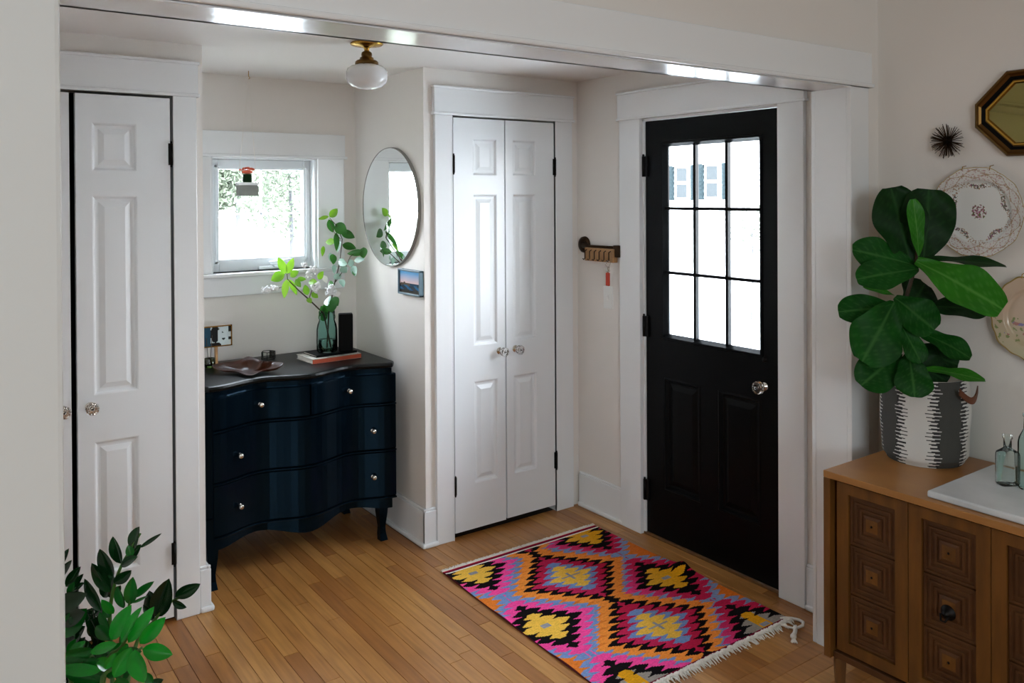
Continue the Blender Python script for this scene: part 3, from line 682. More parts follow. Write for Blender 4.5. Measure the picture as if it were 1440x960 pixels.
for pts in ([(120, 680, .018), (150, 680, .018), (180, 668, .015), (205, 665, .012)], [(415, 490, .016)], [(450, 560, .02), (480, 530, .02), (505, 545, .014)], [(490, 670, .022), (520, 650, .02)], [(600, 690, .024), (630, 700, .022), (620, 660, .016)]):
    cluster(br, pts, .0056, 30)
# tall branch with dark leaves
b2 = thing('leafy_branch', (vc.x+.01, vc.y, ZT+.02), 'taller branch with dark green and silvery leaves rising toward the round mirror', 'branch')
mb = MB(); mb.tube([jb, jm+Vector((.01, 0, 0)), VT(640, 640), VT(680, 480), VT(700, 300), VT(660, 200), VT(605, 140)], [.004, .004, .0035, .003, .0025, .002, .0015], 7)
mb.tube([VT(650, 620), VT(730, 500), VT(760, 430), VT(800, 400)], .002, 6); mb.tube([VT(690, 300), VT(640, 250), VT(610, 180)], .0015, 6)
build('stem', mb, 'stem_brown', b2)
for (a, b, w_, mt) in (((605,135),(665,70),46,'spring_leaf'),((600,130),(520,150),24,'spring_leaf'),((600,150),(630,250),44,'lilac_leaf'),((650,185),(735,260),70,'lilac_leaf'),((690,240),(795,290),52,'lilac_leaf'),
        ((655,250),(655,390),36,'lilac_leaf'),((650,320),(575,320),42,'spring_leaf'),((560,350),(550,430),24,'spring_leaf'),((700,340),(805,370),48,'lilac_leaf'),((870,395),(735,410),40,'lilac_leaf'),((860,360),(860,445),54,'lilac_leaf'),
        ((630,410),(632,490),42,'lilac_leaf'),((610,400),(615,470),26,'silver_leaf'),((680,310),(665,400),36,'silver_leaf'),((670,460),(740,490),44,'silver_leaf'),((690,510),(735,550),44,'silver_leaf'),((760,450),(770,510),36,'silver_leaf'),((790,460),(870,450),34,'silver_leaf'),((780,500),(800,580),40,'silver_leaf'),((800,520),(790,575),30,'lilac_leaf'),
        ((640,490),(640,560),26,'silver_leaf'),((640,600),(690,560),40,'silver_leaf'),((560,570),(585,630),30,'petal_white'),((600,620),(650,690),50,'lilac_leaf'),((690,600),(710,660),34,'silver_leaf'),((640,720),(690,700),30,'petal_white'),
        ((620,740),(670,800),60,'lilac_leaf'),((600,730),(590,800),50,'silver_leaf'),((560,790),(600,860),70,'lilac_leaf'),((620,780),(625,850),60,'lilac_leaf'),((540,800),(560,880),46,'lilac_leaf'),((590,850),(530,900),60,'lilac_leaf')):
    add_leaf(b2, VT(*a, random.uniform(-.02, .03)), VT(b[0], b[1], random.uniform(-.05, .05)), w_*1.3*(DV+.2)/5.333/1175, cn+Vector((random.uniform(-.5,.5), 0, random.uniform(-.1,.6))), mt, bend=.12)

# bowl, glass box, photo stand, reed jar
def D8(cx, cy, z): return PZ(280+cx/8, 440+cy/8, z)
bcn = D8(560, 640, dz+.01)
bw = thing('wooden_bowl', (bcn.x, bcn.y, dz), 'dark brown leaf-shaped wooden dish on the dresser, left of the books', 'bowl')
rim = [(150,590,.03),(270,555,.035),(450,530,.045),(560,485,.06),(700,535,.05),(830,545,.04),(945,560,.045),(880,610,.03),(720,640,.02),(575,700,.012),(400,650,.02),(240,640,.02)]
rp = [D8(x, y, dz+z) for x, y, z in rim]; cc = sum(rp, Vector())/len(rp); cc.z = dz+.004
fine = []; N = len(rp)
for i in range(N):
    p0, p1, p2, p3 = rp[i-1], rp[i], rp[(i+1)%N], rp[(i+2)%N]
    for k in range(4):
        t = k/4; fine.append(.5*((2*p1)+(p2-p0)*t+(2*p0-5*p1+4*p2-p3)*t*t+(3*p1-p0-3*p2+p3)*t**3))
mb = MB(); n = len(fine); vs = []
for s_, h in ((.0, 0), (.3, .0), (.6, .12), (.85, .5), (1, 1), (1.02, .96), (.86, .38), (.6, .0), (.3, -.02)):
    for p in fine: q = cc + (p-cc)*s_; q.z = max(dz+.001, cc.z+(p.z-cc.z)*h + (.003 if s_ < .9 and h != .38 else 0)); vs.append(q)
mb.add(vs, [(j*n+i, j*n+(i+1)%n, (j+1)*n+(i+1)%n, (j+1)*n+i) for j in range(8) for i in range(n)], smooth=True); build('dish', mb, 'bowl_wood', bw)
gb0 = D8(780, 520, dz); gbx = thing('glass_trinket_box', (gb0.x, gb0.y, dz), 'tiny clear glass box with black metal edges behind the wooden dish', 'box')
mb = MB(); c = gb0; a_, h_ = .034, .038
ps = [Vector((c.x+a_*math.cos(PI/3*i), c.y+a_*math.sin(PI/3*i), 0)) for i in range(6)]
for i in range(6):
    p, q = ps[i], ps[(i+1)%6]
    for z in (dz+.002, dz+h_): mb.tube([(p.x,p.y,z),(q.x,q.y,z)], .0016, 5)
    mb.tube([(p.x,p.y,dz+.002),(p.x,p.y,dz+h_)], .0016, 5)
build('edging', mb, 'black_iron', gbx)
mb = MB(); mb.add([(p.x,p.y,z) for z in (dz+.002, dz+h_) for p in ps], [(i,(i+1)%6,6+(i+1)%6,6+i) for i in range(6)]); build('glass_side', mb, 'clear_glass', gbx)
# photo in a brass frame on a wooden post
ph0 = PY(304, 514, 4.0); fz0, fz1 = PY(326, 485, 4.0).z, PY(325, 456, 4.0).z; fx1 = PY(326, 470, 4.0).x; fx0 = fx1-.16
pf = thing('photo_frame', (ph0.x, 4.0, dz), 'thin brass frame with a black-and-white portrait on a wooden post', 'photo frame')
mb = MB(); t = .005
mb.box(fx0, fx1, 3.994, 4.006, fz0, fz0+t); mb.box(fx0, fx1, 3.994, 4.006, fz1-t, fz1); mb.box(fx0, fx0+t, 3.994, 4.006, fz0, fz1); mb.box(fx1-t, fx1, 3.994, 4.006, fz0, fz1); build('frame', mb, 'brass', pf)
mb = MB(); nx, nz = 40, 26
def portrait(u, v):
    d = min(((u-.62)/.10)**2+((v-.55)/.34)**2, 9)
    if (u > .93 and (v > .68 or .25 < v < .42)): return (.01, .015, .015, 1)
    face = ((u-.72)/.16)**2+((v-.5)/.42)**2
    hair = ((u-.52)/.15)**2+((v-.62)/.45)**2
    if ((u-.74)/.02)**2+((v-.68)/.04)**2 < 1.3 or ((u-.77)/.05)**2+((v-.34)/.06)**2 < 1: return (.03, .04, .04, 1)
    if face < 1 and u > .6: return (.55, .62, .62, 1)
    if hair < 1: return (.008, .012, .014, 1)
    if u < .38: return (.02, .07, .11, 1)
    if v < .16 and u < .7: return (.01, .01, .012, 1)
    return (.50, .58, .58, 1)
for i in range(nx):
    for j in range(nz):
        a, b = fx0+t+(fx1-fx0-2*t)*i/nx, fx0+t+(fx1-fx0-2*t)*(i+1)/nx; c_, d_ = fz0+t+(fz1-fz0-2*t)*j/nz, fz0+t+(fz1-fz0-2*t)*(j+1)/nz
        mb.add([(a,4.0,c_),(b,4.0,c_),(b,4.0,d_),(a,4.0,d_)], [(0,1,2,3)], col=portrait((i+.5)/nx, (j+.5)/nz))
build('print', mb, 'print_gloss', pf, recalc=False)
mb = MB(); mb.box(ph0.x-.006, ph0.x+.006, 3.99, 4.01, dz, fz0, .002); mb.box(ph0.x-.02, ph0.x+.02, 3.97, 4.03, dz, dz+.008, .002); build('post', mb, 'cork_wood', pf)
g0 = PZ(295, 517, dz); gj = thing('green_bud_vase', (g0.x, g0.y, dz), 'small pale green glass cup with dark sticks at the left end of the dresser', 'cup')
mb = MB(); mb.lathe([(0, .002), (.020, .002), (.024, .01), (.026, .045), (.024, .045), (.022, .012), (0, .008)], (g0.x, g0.y, dz), 24); build('cup', mb, 'green_glass', gj)
mb = MB(); mb.tube([(g0.x, g0.y, dz+.01), (g0.x+.012, g0.y, dz+.15)], .0015, 5); mb.tube([(g0.x-.005, g0.y, dz+.01), (g0.x-.015, g0.y, dz+.14)], .0015, 5); build('stick', mb, 'stem_brown', gj)

# ------------------------------------------------------------------ alcove right wall: round mirror, small picture
mc = PX(548, 291, AX1-.012); mr = .302
mi = thing('round_mirror', (AX1, mc.y, mc.z-mr), 'frameless-looking round mirror with a thin grey rim on the alcove side wall', 'mirror')
mb = MB(); mb.lathe([(0, -.016), (mr-.006, -.016)], (AX1, mc.y, mc.z), 96, 'x'); build('glass', mb, 'mirror_glass', mi)
mb = MB(); mb.lathe([(mr-.007, -.016), (mr-.0055, -.018), (mr-.003, -.018), (mr-.002, -.004), (mr-.002, -.001)], (AX1, mc.y, mc.z), 96, 'x'); build('rim', mb, 'terracotta', mi)
a, b = PX(560, 377, AX1-.02), PX(591, 417, AX1-.02)
pi_ = thing('small_picture', (AX1, (a.y+b.y)/2, b.z), 'tiny blue-framed sunset landscape hanging below the round mirror', 'picture')
y0, y1, z0, z1 = b.y, a.y, PX(575, 415, AX1-.02).z, PX(575, 379, AX1-.02).z
mb = MB(); f_ = .009
for q in ((y0,y1,z0,z0+f_),(y0,y1,z1-f_,z1),(y0,y0+f_,z0,z1),(y1-f_,y1,z0,z1)): mb.box(AX1-.024, AX1-.001, *q, .002)
build('frame', mb, 'blue_frame', pi_)
mb = MB(); nx, nz = 26, 22
def mixc_(a, b, t): return tuple(a[i]*(1-t)+b[i]*t for i in range(4))
def sunset(u, v):
    hz = .42+.03*math.sin(u*9)+.05*math.sin(u*3.2)
    if v < .12: return (.02, .015, .01, 1)
    if v < hz-.12: return (.012, .03, .06, 1) if math.sin(u*14+v*20) > -.2 else (.02, .10, .20, 1)
    if v < hz: return (.09, .06, .045, 1) if u < .5 else (.015, .05, .09, 1)
    q = (v-hz)/(1-hz); return mixc_((.70, .50, .48, 1), (.10, .33, .60, 1), min(1, q*1.2))
for i in range(nx):
    for j in range(nz):
        ya, yb = y1-f_-(y1-y0-2*f_)*i/nx, y1-f_-(y1-y0-2*f_)*(i+1)/nx; c_, d_ = z0+f_+(z1-z0-2*f_)*j/nz, z0+f_+(z1-z0-2*f_)*(j+1)/nz
        mb.add([(AX1-.016,ya,c_),(AX1-.016,yb,c_),(AX1-.016,yb,d_),(AX1-.016,ya,d_)], [(0,1,2,3)], col=sunset((i+.5)/nx, (j+.5)/nz))
build('print', mb, 'print_gloss', pi_, recalc=False)

# ------------------------------------------------------------------ ceiling light
gx, gy = 1.47, 3.03
FS = .90
lt = thing('ceiling_light', (gx, gy, HC), 'schoolhouse ceiling light with white glass globe and brass fitter', 'ceiling light')
mb = MB(); mb.lathe([(0, -.001), (.062, -.001), (.066, -.006), (.060, -.012), (.022, -.018), (.010, -.026), (.010, -.038), (.013, -.042)], (gx, gy, HC), 32); mb.xf(Matrix.Translation((0,0,HC*(1-FS))) @ Matrix.Scale(FS, 4, (0,0,1))); build('canopy', mb, 'brass', lt)
mb = MB(); mb.lathe([(.013, -.038), (.020, -.044), (.022, -.054), (.020, -.062), (.027, -.066), (.028, -.074), (.038, -.078), (.045, -.084), (.046, -.096), (.042, -.098)], (gx, gy, HC), 32); mb.xf(Matrix.Translation((0,0,HC*(1-FS))) @ Matrix.Scale(FS, 4, (0,0,1))); mb.ball((gx-.03, gy-.036, HC-.088), .005, 8); build('fitter', mb, 'aged_brass', lt)
mb = MB(); mb.lathe([(.040, -.088), (.041, -.098), (.060, -.103), (.075, -.114), (.081, -.130), (.081, -.158), (.076, -.176), (.058, -.193), (.030, -.203), (0, -.206)], (gx, gy, HC), 40); mb.xf(Matrix.Translation((0,0,HC*(1-FS))) @ Matrix.Scale(FS, 4, (0,0,1))); build('globe', mb, 'milk_glass', lt)

# hanging pot by the window
hx, hy = 1.315, 4.02
hp = thing('hanging_pot', (hx, hy, 1.665), 'small grey block pot with coral bloom hanging on strings before the window', 'hanging planter')
mb = MB(); mb.box(hx-.047, hx+.047, hy-.024, hy+.024, 1.667, 1.718, .004); build('block', mb, 'concrete_pot', hp)
mb = MB(); mb.box(hx-.049, hx+.049, hy-.026, hy+.026, 1.718, 1.732, .003); build('saddle', mb, 'trim_paint', hp)
mb = MB(); mb.lathe([(.0, 0), (.020, 0), (.022, .01), (.020, .04), (0, .04)], (hx, hy, 1.732), 16); build('moss_cup', mb, 'fig_dark', hp)
mb = MB()
for i in range(60):
    a = random.uniform(0, 2*PI); e = random.uniform(.0, 1); d = Vector((math.cos(a)*.034*e, math.sin(a)*.02*e, .01*(1-e*e))); c_ = Vector((hx, hy, 1.785))+d; s_ = .009
    mb.add([c_, c_+Vector((s_*math.cos(a), s_*math.sin(a), .004)), c_+Vector((s_*.6*math.cos(a), s_*.6*math.sin(a), .012)), c_+Vector((-.004, 0, .009))], [(0,1,2,3)])
mb.ball((hx, hy, 1.782), .02, 10, (1.4, 1, .5)); build('bloom', mb, 'petal_coral', hp, recalc=False)
mb = MB(); hk = Vector((hx+.01, hy, HC))
for sx in (-.045, .045): mb.tube([(hx+sx, hy, 1.73), hk+Vector((0, 0, -.03))], .0008, 5)
build('string', mb, 'cotton', hp)
mb = MB(); mb.tube([hk, hk+Vector((0, 0, -.025)), hk+Vector((.006, 0, -.034)), hk+Vector((0, 0, -.04))], .0018, 6); build('hook', mb, 'brass', hp)

# ------------------------------------------------------------------ key rack, keys, switch
kr = thing('key_rack', (WX, 3.25, 1.32), 'dark iron rail with a small wooden six-hook key holder beside the black door', 'key rack')
a = PX(817, 344, WX-.03); b_ = PX(864, 351, WX-.03)
mb = MB(); mb.lathe([(0, -.024), (.030, -.022), (.042, -.014), (.044, -.002)], (WX, a.y, a.z), 28, 'x'); build('knuckle', mb, 'bronze', kr)
mb = MB(); mb.tube([(WX-.024, a.y-.015, a.z), (WX-.024, a.y-.06, a.z-.006), (WX-.024, b_.y, b_.z+.008)], [.018, .008, .009], 10); mb.box(WX-.034, WX-.001, b_.y-.035, b_.y+.006, b_.z-.038, b_.z+.022, .002); build('rail', mb, 'bronze', kr)
y0, y1 = PX(863, 358, WX-.04).y, PX(823, 358, WX-.04).y; z0, z1 = PX(845, 368, WX-.04).z, PX(845, 349, WX-.04).z
mb = MB(); mb.box(WX-.044, WX-.012, y0, y1, z0, z1, .003); build('wood_block', mb, 'cork_wood', kr)
for i in range(6):
    y = y1-.016-(y1-y0-.035)*i/5; mb = MB(); mb.tube([(WX-.044, y, z1-.012), (WX-.056, y, z1-.018), (WX-.056, y, z0+.014), (WX-.060, y+.004, z0+.006), (WX-.066, y+.006, z0+.012)], .003, 6); build('hook', mb, 'bronze', kr)
ky = PX(855, 385, WX-.06).y
kk = thing('key_bunch', (WX-.06, ky, 1.2), 'bunch of keys with a red-orange tag hanging from the wooden key holder', 'keys')
mb = MB(); n = 16; mb.tube([(WX-.060+.004*math.cos(i), ky+.016*math.cos(2*PI*i/n), z0-.006+.016*math.sin(2*PI*i/n)) for i in range(n+1)], .0016, 5, cap=False); build('ring', mb, 'silver', kk)
for q, (oy, rot_) in enumerate(((-.012, .35), (.003, .1), (.012, -.2))):
    mb = MB(); mb.box(-.0012, .0012, -.010, .010, -.026, -.004, .001); mb.box(-.0012, .0012, -.004, .004, -.060, -.024); mb.box(-.0012, .0012, .003, .008, -.055, -.05); mb.xf(Matrix.Translation((WX-.058-.003*q, ky+oy, z0-.018)) @ Matrix.Rotation(rot_, 4, 'X')); build('key', mb, 'silver', kk)
c_ = PX(856, 392, WX-.06)
mb = MB(); mb.box(WX-.070, WX-.062, c_.y-.014, c_.y+.014, c_.z-.035, c_.z+.032, .004); build('tag', mb, 'red_tag', kk)
c_ = PX(856, 418, WX)
sw = thing('light_switch', (WX, c_.y, c_.z-.06), 'white light switch plate on the wall under the keys', 'light switch')
mb = MB(); mb.box(WX-.006, WX, c_.y-.035, c_.y+.035, c_.z-.058, c_.z+.058, .003); build('plate', mb, 'switch_plate', sw)
mb = MB(); mb.box(WX-.014, WX-.005, c_.y-.006, c_.y+.006, c_.z-.012, c_.z+.012, .002); build('toggle', mb, 'switch_plate', sw)

# ------------------------------------------------------------------ kilim rug
U0, V0, RW, RL = 1.885, 3.165, .885, 1.145
rug = thing('rug', (2.33, 2.6, 0), 'multicoloured kilim rug with stepped diamonds in front of the black door', 'rug')
def edge_u(v): return -.012*math.sin(v*2.6) - .022*(v/1.14)**2      # the left edge drifts outwards
CL = {k: lin(v) for k, v in dict(Y='#f2bd4a', Y2='#dc9a14', B='#0d0709', P='#f54a96', R='#b8102f', L='#7690c0', O='#f4913a', O2='#d4691f', W='#f2ebe0', G='#9a9086', M='#7a1230', T='#98949a').items()}
def mixc(a, b, t): return tuple(a[i]*(1-t)+b[i]*t for i in range(4))
bigs = [(.437, .362), (.445, .885), (.44, -.165), (.44, 1.41)]; smalls = [(.105, .09), (.757, .075), (.1, .632), (.755, .622), (.125, 1.135), (.775, 1.12)]
hs = .0415
def dist(u, v, c, asym=1):
    du, dv = abs(u-c[0]), abs(v-c[1]); r = dv/hs+.5; k = math.floor(r); f_ = r-k
    step = k*hs/1.13; tooth = .021*(1-2*abs(f_-.5))*2 - .021
    tooth *= min(1, du/.03)
    return du + step - tooth
def rugcol(u, v):
    if v < .022: return CL['M'] if v > .008 else CL['R']
    if v < .030: return CL['W']
    if v > RL-.010: return CL['M']
    jit = noise.noise(Vector((u*30, v*30, 0)))*.0
    lb = min((dist(u, v, c), i) for i, c in enumerate(bigs)); lsn = min((dist(u, v, c), i) for i, c in enumerate(smalls))
    fade = .5+.5*noise.noise(Vector((u*2.5, v*5, 3)))
    right = max(0, min(1, (u-.45)/.35))
    db, ib = lb; ds, is_ = lsn
    if db < .293:
        if db < .098:
            if abs(u-bigs[ib][0]) < .05 and abs(v-bigs[ib][1]) < .0045: return CL['T']
            if abs(v-bigs[ib][1]) < .03 and abs(u-bigs[ib][0]) < .007: return CL['T']
            return CL['Y']
        if db < .138: return CL['L']
        if db < .192: return mixc(CL['R'], CL['P'], .35*(1-right)*fade)
        if db < .236: return CL['B']
        return mixc(CL['O'], CL['O2'], right*.5)
    if ds < .100:
        if abs(u-smalls[is_][0]) < .02 and abs(v-smalls[is_][1]) < .012: return CL['T']
        if is_ >= 4: return CL['G'] if abs(u-smalls[is_][0]) > .03 else CL['Y2']
        return mixc(CL['Y'], CL['Y2'], right)
    if ds < .162: return CL['B']
    if ds < .222: return mixc(CL['P'], mixc(CL['R'], CL['P'], .12), min(1, right*1.4))
    if ds < .268: return mixc(CL['L'], CL['T'], .3*right)
    return mixc(CL['O'], CL['O2'], .6+.3*right)
NU, NV = 210, 250
def rz(u, v):
    z = .006 + .0012*noise.noise(Vector((u*4, v*4, 5)))
    z += .022*math.exp(-((u-.87)/.05)**2-((v-.60)/.035)**2) + .010*math.exp(-((u-.885)/.04)**2-((v-.62)/.12)**2)
    z += .005*math.exp(-(u/.015)**2)*max(0, math.sin(v*16))
    return z
def rp_(u, v): return Vector((U0+edge_u(v)*(1-u/RW)+u, V0-v, 0))
vs = [None]*((NU+1)*(NV+1)); colr = []
for j in range(NV+1):
    for i in range(NU+1):
        u, v = RW*i/NU, RL*j/NV; p = rp_(u, v); p.z = rz(u, v); vs[j*(NU+1)+i] = p
mb = MB(); fs = []
for j in range(NV):
    for i in range(NU):
        fs.append((j*(NU+1)+i, (j+1)*(NU+1)+i, (j+1)*(NU+1)+i+1, j*(NU+1)+i+1))
        c_ = rugcol(RW*(i+.5)/NU, RL*(j+.5)/NV); sh = 1+.18*noise.noise(Vector((i*.25, j*1.3, 0)))+.10*random.uniform(-1, 1)
        colr.append((min(1, c_[0]*sh), min(1, c_[1]*sh), min(1, c_[2]*sh), 1))
mb.v = vs; mb.f = fs; mb.c = colr; mb.sm = [True]*len(fs)
build('weave', mb, 'kilim_wool', rug, recalc=False)
mb = MB()      # thickness skirt
for (u0, v0, u1, v1) in ((0, 0, RW, 0), (0, RL, RW, RL), (0, 0, 0, RL), (RW, 0, RW, RL)):
    for k in range(60):
        a, b_ = k/60, (k+1)/60; p = rp_(u0+(u1-u0)*a, v0+(v1-v0)*a); q = rp_(u0+(u1-u0)*b_, v0+(v1-v0)*b_)
        pz = rz(u0+(u1-u0)*a, v0+(v1-v0)*a); qz = rz(u0+(u1-u0)*b_, v0+(v1-v0)*b_); mb.add([(p.x,p.y,.0005),(q.x,q.y,.0005),(q.x,q.y,qz),(p.x,p.y,pz)], [(0,1,2,3)])
build('binding', mb, 'maroon_wool', rug, recalc=False)
mb = MB()
for k in range(420):    # short far fringe
    u = RW*k/419; p = rp_(u, 0); a = random.uniform(-.8, .8); L_ = random.uniform(.010, .022)
    mb.tube([(p.x, p.y-.002, .006), (p.x+a*.006, p.y+L_*.6, .008+random.uniform(0, .004)), (p.x+a*.012, p.y+L_, .003)], [.0022, .002, .0012], 4)
o = build('fringe', mb, 'cotton', rug, recalc=False); o['kind'] = 'stuff'; o['label'] = 'short white fringe along the closet end'
mb = MB()
for k in range(150):    # knotted near fringe
    u = RW*(k+.5)/150; p = rp_(u, RL)
    mb.ball((p.x+random.uniform(-.002,.002), p.y-.010+random.uniform(-.004,.004), .008), .0065, 6, (1, 1.3, .9))
    a = random.uniform(-.9, .9); mb.tube([(p.x, p.y-.012, .006), (p.x+a*.008, p.y-.026, .007), (p.x+a*.014, p.y-random.uniform(.032, .05), .002)], [.003, .0025, .001], 4)
o = build('knotted_fringe', mb, 'cotton', rug, recalc=False); o['kind'] = 'stuff'; o['label'] = 'knotted cream fringe along the near end'
mb = MB(); e = lambda x, y: PZ(1080+x/6.86, 780+y/6.86, .008)
mb.tube([e(120,610), e(160,605), e(230,612), e(300,628), e(340,650), e(335,680), e(290,700), e(240,705), e(180,690), e(125,670)], [.004, .005, .006, .006, .006, .006, .005, .004, .004, .004], 7)
mb.tube([e(265,690), e(262,740), e(245,790)], .008, 7)
for k in range(8): mb.tube([e(245,790), e(225+k*8, 830+random.uniform(0,30))], .003, 5)
mb.ball(e(245, 795)+Vector((0,0,.004)), .012, 8)
o = build('tassel_loop', mb, 'cotton', rug, recalc=False); o['label'] = 'cream cord loop at the near right corner'

# ------------------------------------------------------------------ sideboard (credenza)
K = .9206
SX = 2.376; sy0 = 1.60; ST = .773; SBt = .175
SE = -.08    # far end towards the camera, out of frame
sd = thing('sideboard', ((SX+2.89)/2, .75, 0), 'mid-century walnut sideboard with carved square-tile doors by the right wall', 'sideboard')
mb = MB(); mb.box(SX, 2.89, SE, sy0, ST-.022, ST, .002); build('top', mb, 'walnut', sd)
mb = MB(); mb.box(SX, 2.89, sy0-.024, sy0, SBt, ST-.022, .002); build('side_panel', mb, 'walnut_mid', sd)
mb = MB(); mb.box(SX, 2.89, SE, SE+.024, SBt, ST-.022, .002); build('side_panel', mb, 'walnut_mid', sd)
mb = MB(); mb.box(SX+.016, 2.89, SE+.024, sy0-.024, SBt, SBt+.02, .002); mb.box(2.87, 2.89, SE+.024, sy0-.024, SBt, ST-.022); mb.box(SX+.05, SX+.06, SE+.024, sy0-.024, SBt+.02, ST-.022)
build('carcass', mb, 'walnut_dark', sd)
edges = [1.5635+.001, 1.328, 1.093, .858, .623, .388, .153, SE+.026]
ts = .1465
for i in range(7):
    a, b = edges[i+1]+.0012, edges[i]-.0012
    if i == 6 and b-a < .15: b = edges[i]-.0012
    z0, z1 = .205, ST-.030; xfr = SX+.018; xbk = xfr+.02
    pw = .155; pm = (a+b)/2; p0, p1 = pm-pw/2, pm+pw/2; q0 = .240; q1 = q0+.470
    mb = MB(); mb.box(xfr, xbk, a, p0, z0, z1, .0); mb.box(xfr, xbk, p1, b, z0, z1); mb.box(xfr, xbk, p0, p1, z0, q0); mb.box(xfr, xbk, p0, p1, q1, z1); mb.box(xbk-.004, xbk, p0, p1, q0, q1)
    dd = build('door', mb, 'walnut_mid', sd, recalc=False)
    th = (q1-q0)/3
    for k in range(3):
        mp = lambda u, v, w_: Vector((xfr+.013 - w_, u, v)); mb = MB(); z = q0+th*k
        rs = [(0, .0), (.002, .006), (.008, .006), (.010, .001), (.016, .001), (.018, .006), (.024, .006), (.026, .001), (.032, .001), (.034, .006), (.040, .006), (.042, .001), (.046, .001), (.048, .007), (.056, .009), (.058, .009)]
        mb.rings(mp, p0+.001, p1-.001, z+.001, z+th-.001, rs); tl = build('carved_tile', mb, 'walnut_dark', dd)
        mb = MB(); cpt = mp(pm, z+th/2, .009); c0 = .019
        mb.add([mp(pm-c0, z+th/2-c0, .009), mp(pm+c0, z+th/2-c0, .009), mp(pm+c0, z+th/2+c0, .009), mp(pm-c0, z+th/2+c0, .009), mp(pm, z+th/2, .0105)], [(0,1,4),(1,2,4),(2,3,4),(3,0,4)])
        build('tile_center', mb, 'walnut_mid', dd, recalc=False)
        mb = MB(); mb.ball(mp(pm, z+th/2, .010), .004, 6); build('tile_pin', mb, 'black_iron', dd)
    if i in (1, 4):
        mb = MB(); z = q0+th*1.5-.012; mb.lathe([(0, -.022), (.008, -.020), (.010, -.012), (.018, -.006), (.022, 0)], (xfr, pm, z), 16, 'x'); mb.tube([(xfr-.02, pm-.012, z), (xfr-.028, pm-.006, z-.016), (xfr-.028, pm+.006, z-.016), (xfr-.02, pm+.012, z)], .003, 6); build('pull', mb, 'black_iron', dd)
for (lx, ly) in ((SX+.035, sy0-.035), (SX+.035, SE+.035), (2.85, sy0-.035), (2.85, SE+.035)):
    mb = MB(); mb.lathe([(.017, SBt), (.017, SBt-.005), (.010, .012), (.010, .0)], (lx, ly, 0), 4, smooth=False, close=True)
    for k in range(len(mb.v)):
        v = mb.v[k]; mb.v[k] = Vector((lx+(v.x-lx)*1.4, ly+(v.y-ly)*1.4, v.z))
    build('leg', mb, 'walnut_mid', sd)

# marble slab and bottles
m0 = PZ(1304.5, 690, ST+.018)
mb = MB(); mb.box(m0.x-.005, m0.x+.40, m0.y-.75, m0.y+.0, ST+.001, ST+.021, .005)
tag(build('marble_slab', mb, 'marble'), 'white marble slab on the walnut sideboard under the glass bottles', 'slab')
MZ = ST+.0215
b1 = PZ(1417, 681, MZ)
bo = thing('glass_bottle', (b1.x, b1.y, MZ), 'short clear medicine bottle on the marble slab', 'bottle')
def flat_bottle(mb, c, hw, hd, hb, ht, rn, ang=.3):
    vs = []; N = 28; prof = [(.0, 0), (.9, 0), (1, .006), (1, hb*.92), (.93, hb), ('n', hb+.012), ('n', ht-.012), ('l', ht-.010), ('l', ht)]
    for s_, z in prof:
        for i in range(N):
            a = 2*PI*i/N; cx, cy = math.cos(a), math.sin(a); sq = 1/max(abs(cx), abs(cy))**.7
            if s_ == 'n': x, y = cx*rn, cy*rn
            elif s_ == 'l': x, y = cx*rn*1.25, cy*rn*1.25
            else: x, y = cx*sq*hw*s_, cy*sq*hd*s_
            vs.append(Vector((c[0]+x*math.cos(ang)-y*math.sin(ang), c[1]+x*math.sin(ang)+y*math.cos(ang), c[2]+z)))
    mb.add(vs, [(j*N+i, j*N+(i+1)%N, (j+1)*N+(i+1)%N, (j+1)*N+i) for j in range(len(prof)-1) for i in range(N)], smooth=True)
mb = MB(); flat_bottle(mb, (b1.x, b1.y, MZ), .031, .020, .098, .148, .011, -.55); build('bottle_body', mb, 'aqua_glass', bo)
b2_ = PZ(1446, 687, MZ)
bo2 = thing('glass_bottle', (b2_.x, b2_.y, MZ), 'taller teal glass bottle cut by the right edge of the photo', 'bottle')
mb = MB(); mb.lathe([(0, 0), (.024, 0), (.027, .006), (.027, .135), (.024, .15), (.012, .175), (.011, .21), (.014, .212), (.014, .22)], (b2_.x, b2_.y, MZ), 28); build('bottle_body', mb, 'teal_glass', bo2)

# basket
bkx, bky, br_, bh = 2.765, 1.475, .136, .280
bz0 = ST+.001
bk = thing('basket', (bkx, bky, bz0), 'soft black-and-white zigzag ikat fabric basket holding the fiddle-leaf fig', 'basket')
mb = MB(); NA, NH = 240, 96; vs = []
cols = []
for j in range(NH+1):
    t = j/NH; z = bz0+bh*t
    for i in range(NA):
        a = 2*PI*i/NA
        r = br_*(1 - .10*math.exp(-(t/.05)**2) + .03*math.sin(t*6+1)*math.sin(a*2+1) + .018*noise.noise(Vector((math.cos(a)*2, math.sin(a)*2, t*4))) - .02*t)
        vs.append(Vector((bkx+r*math.cos(a), bky+r*math.sin(a), z)))
fs = []
def ikat(a, t):
    s_ = (a/(2*PI)*4 + .80) % 1.0; d = abs(s_-.5)*2     # 0 middle of dark band .. 1 middle of light band
    saw = (t*23 + (0 if s_ < .5 else .5)) % 1.0; lim = .72 - .46*abs(saw*2-1) + .08*noise.noise(Vector((a*3, t*20, 0)))
    dark = d < lim + .04
    return (.055, .056, .05, 1) if dark and d < .38 else ((.03, .03, .03, 1) if dark else (.70, .69, .66, 1))
for j in range(NH):
    for i in range(NA):
        k = (i+1) % NA; fs.append((j*NA+i, j*NA+k, (j+1)*NA+k, (j+1)*NA+i)); cols.append(ikat(2*PI*(i+.5)/NA, (j+.5)/NH))
mb.v = vs; mb.f = fs; mb.c = cols; mb.sm = [True]*len(fs); build('fabric', mb, 'basket_fabric', bk, recalc=False)
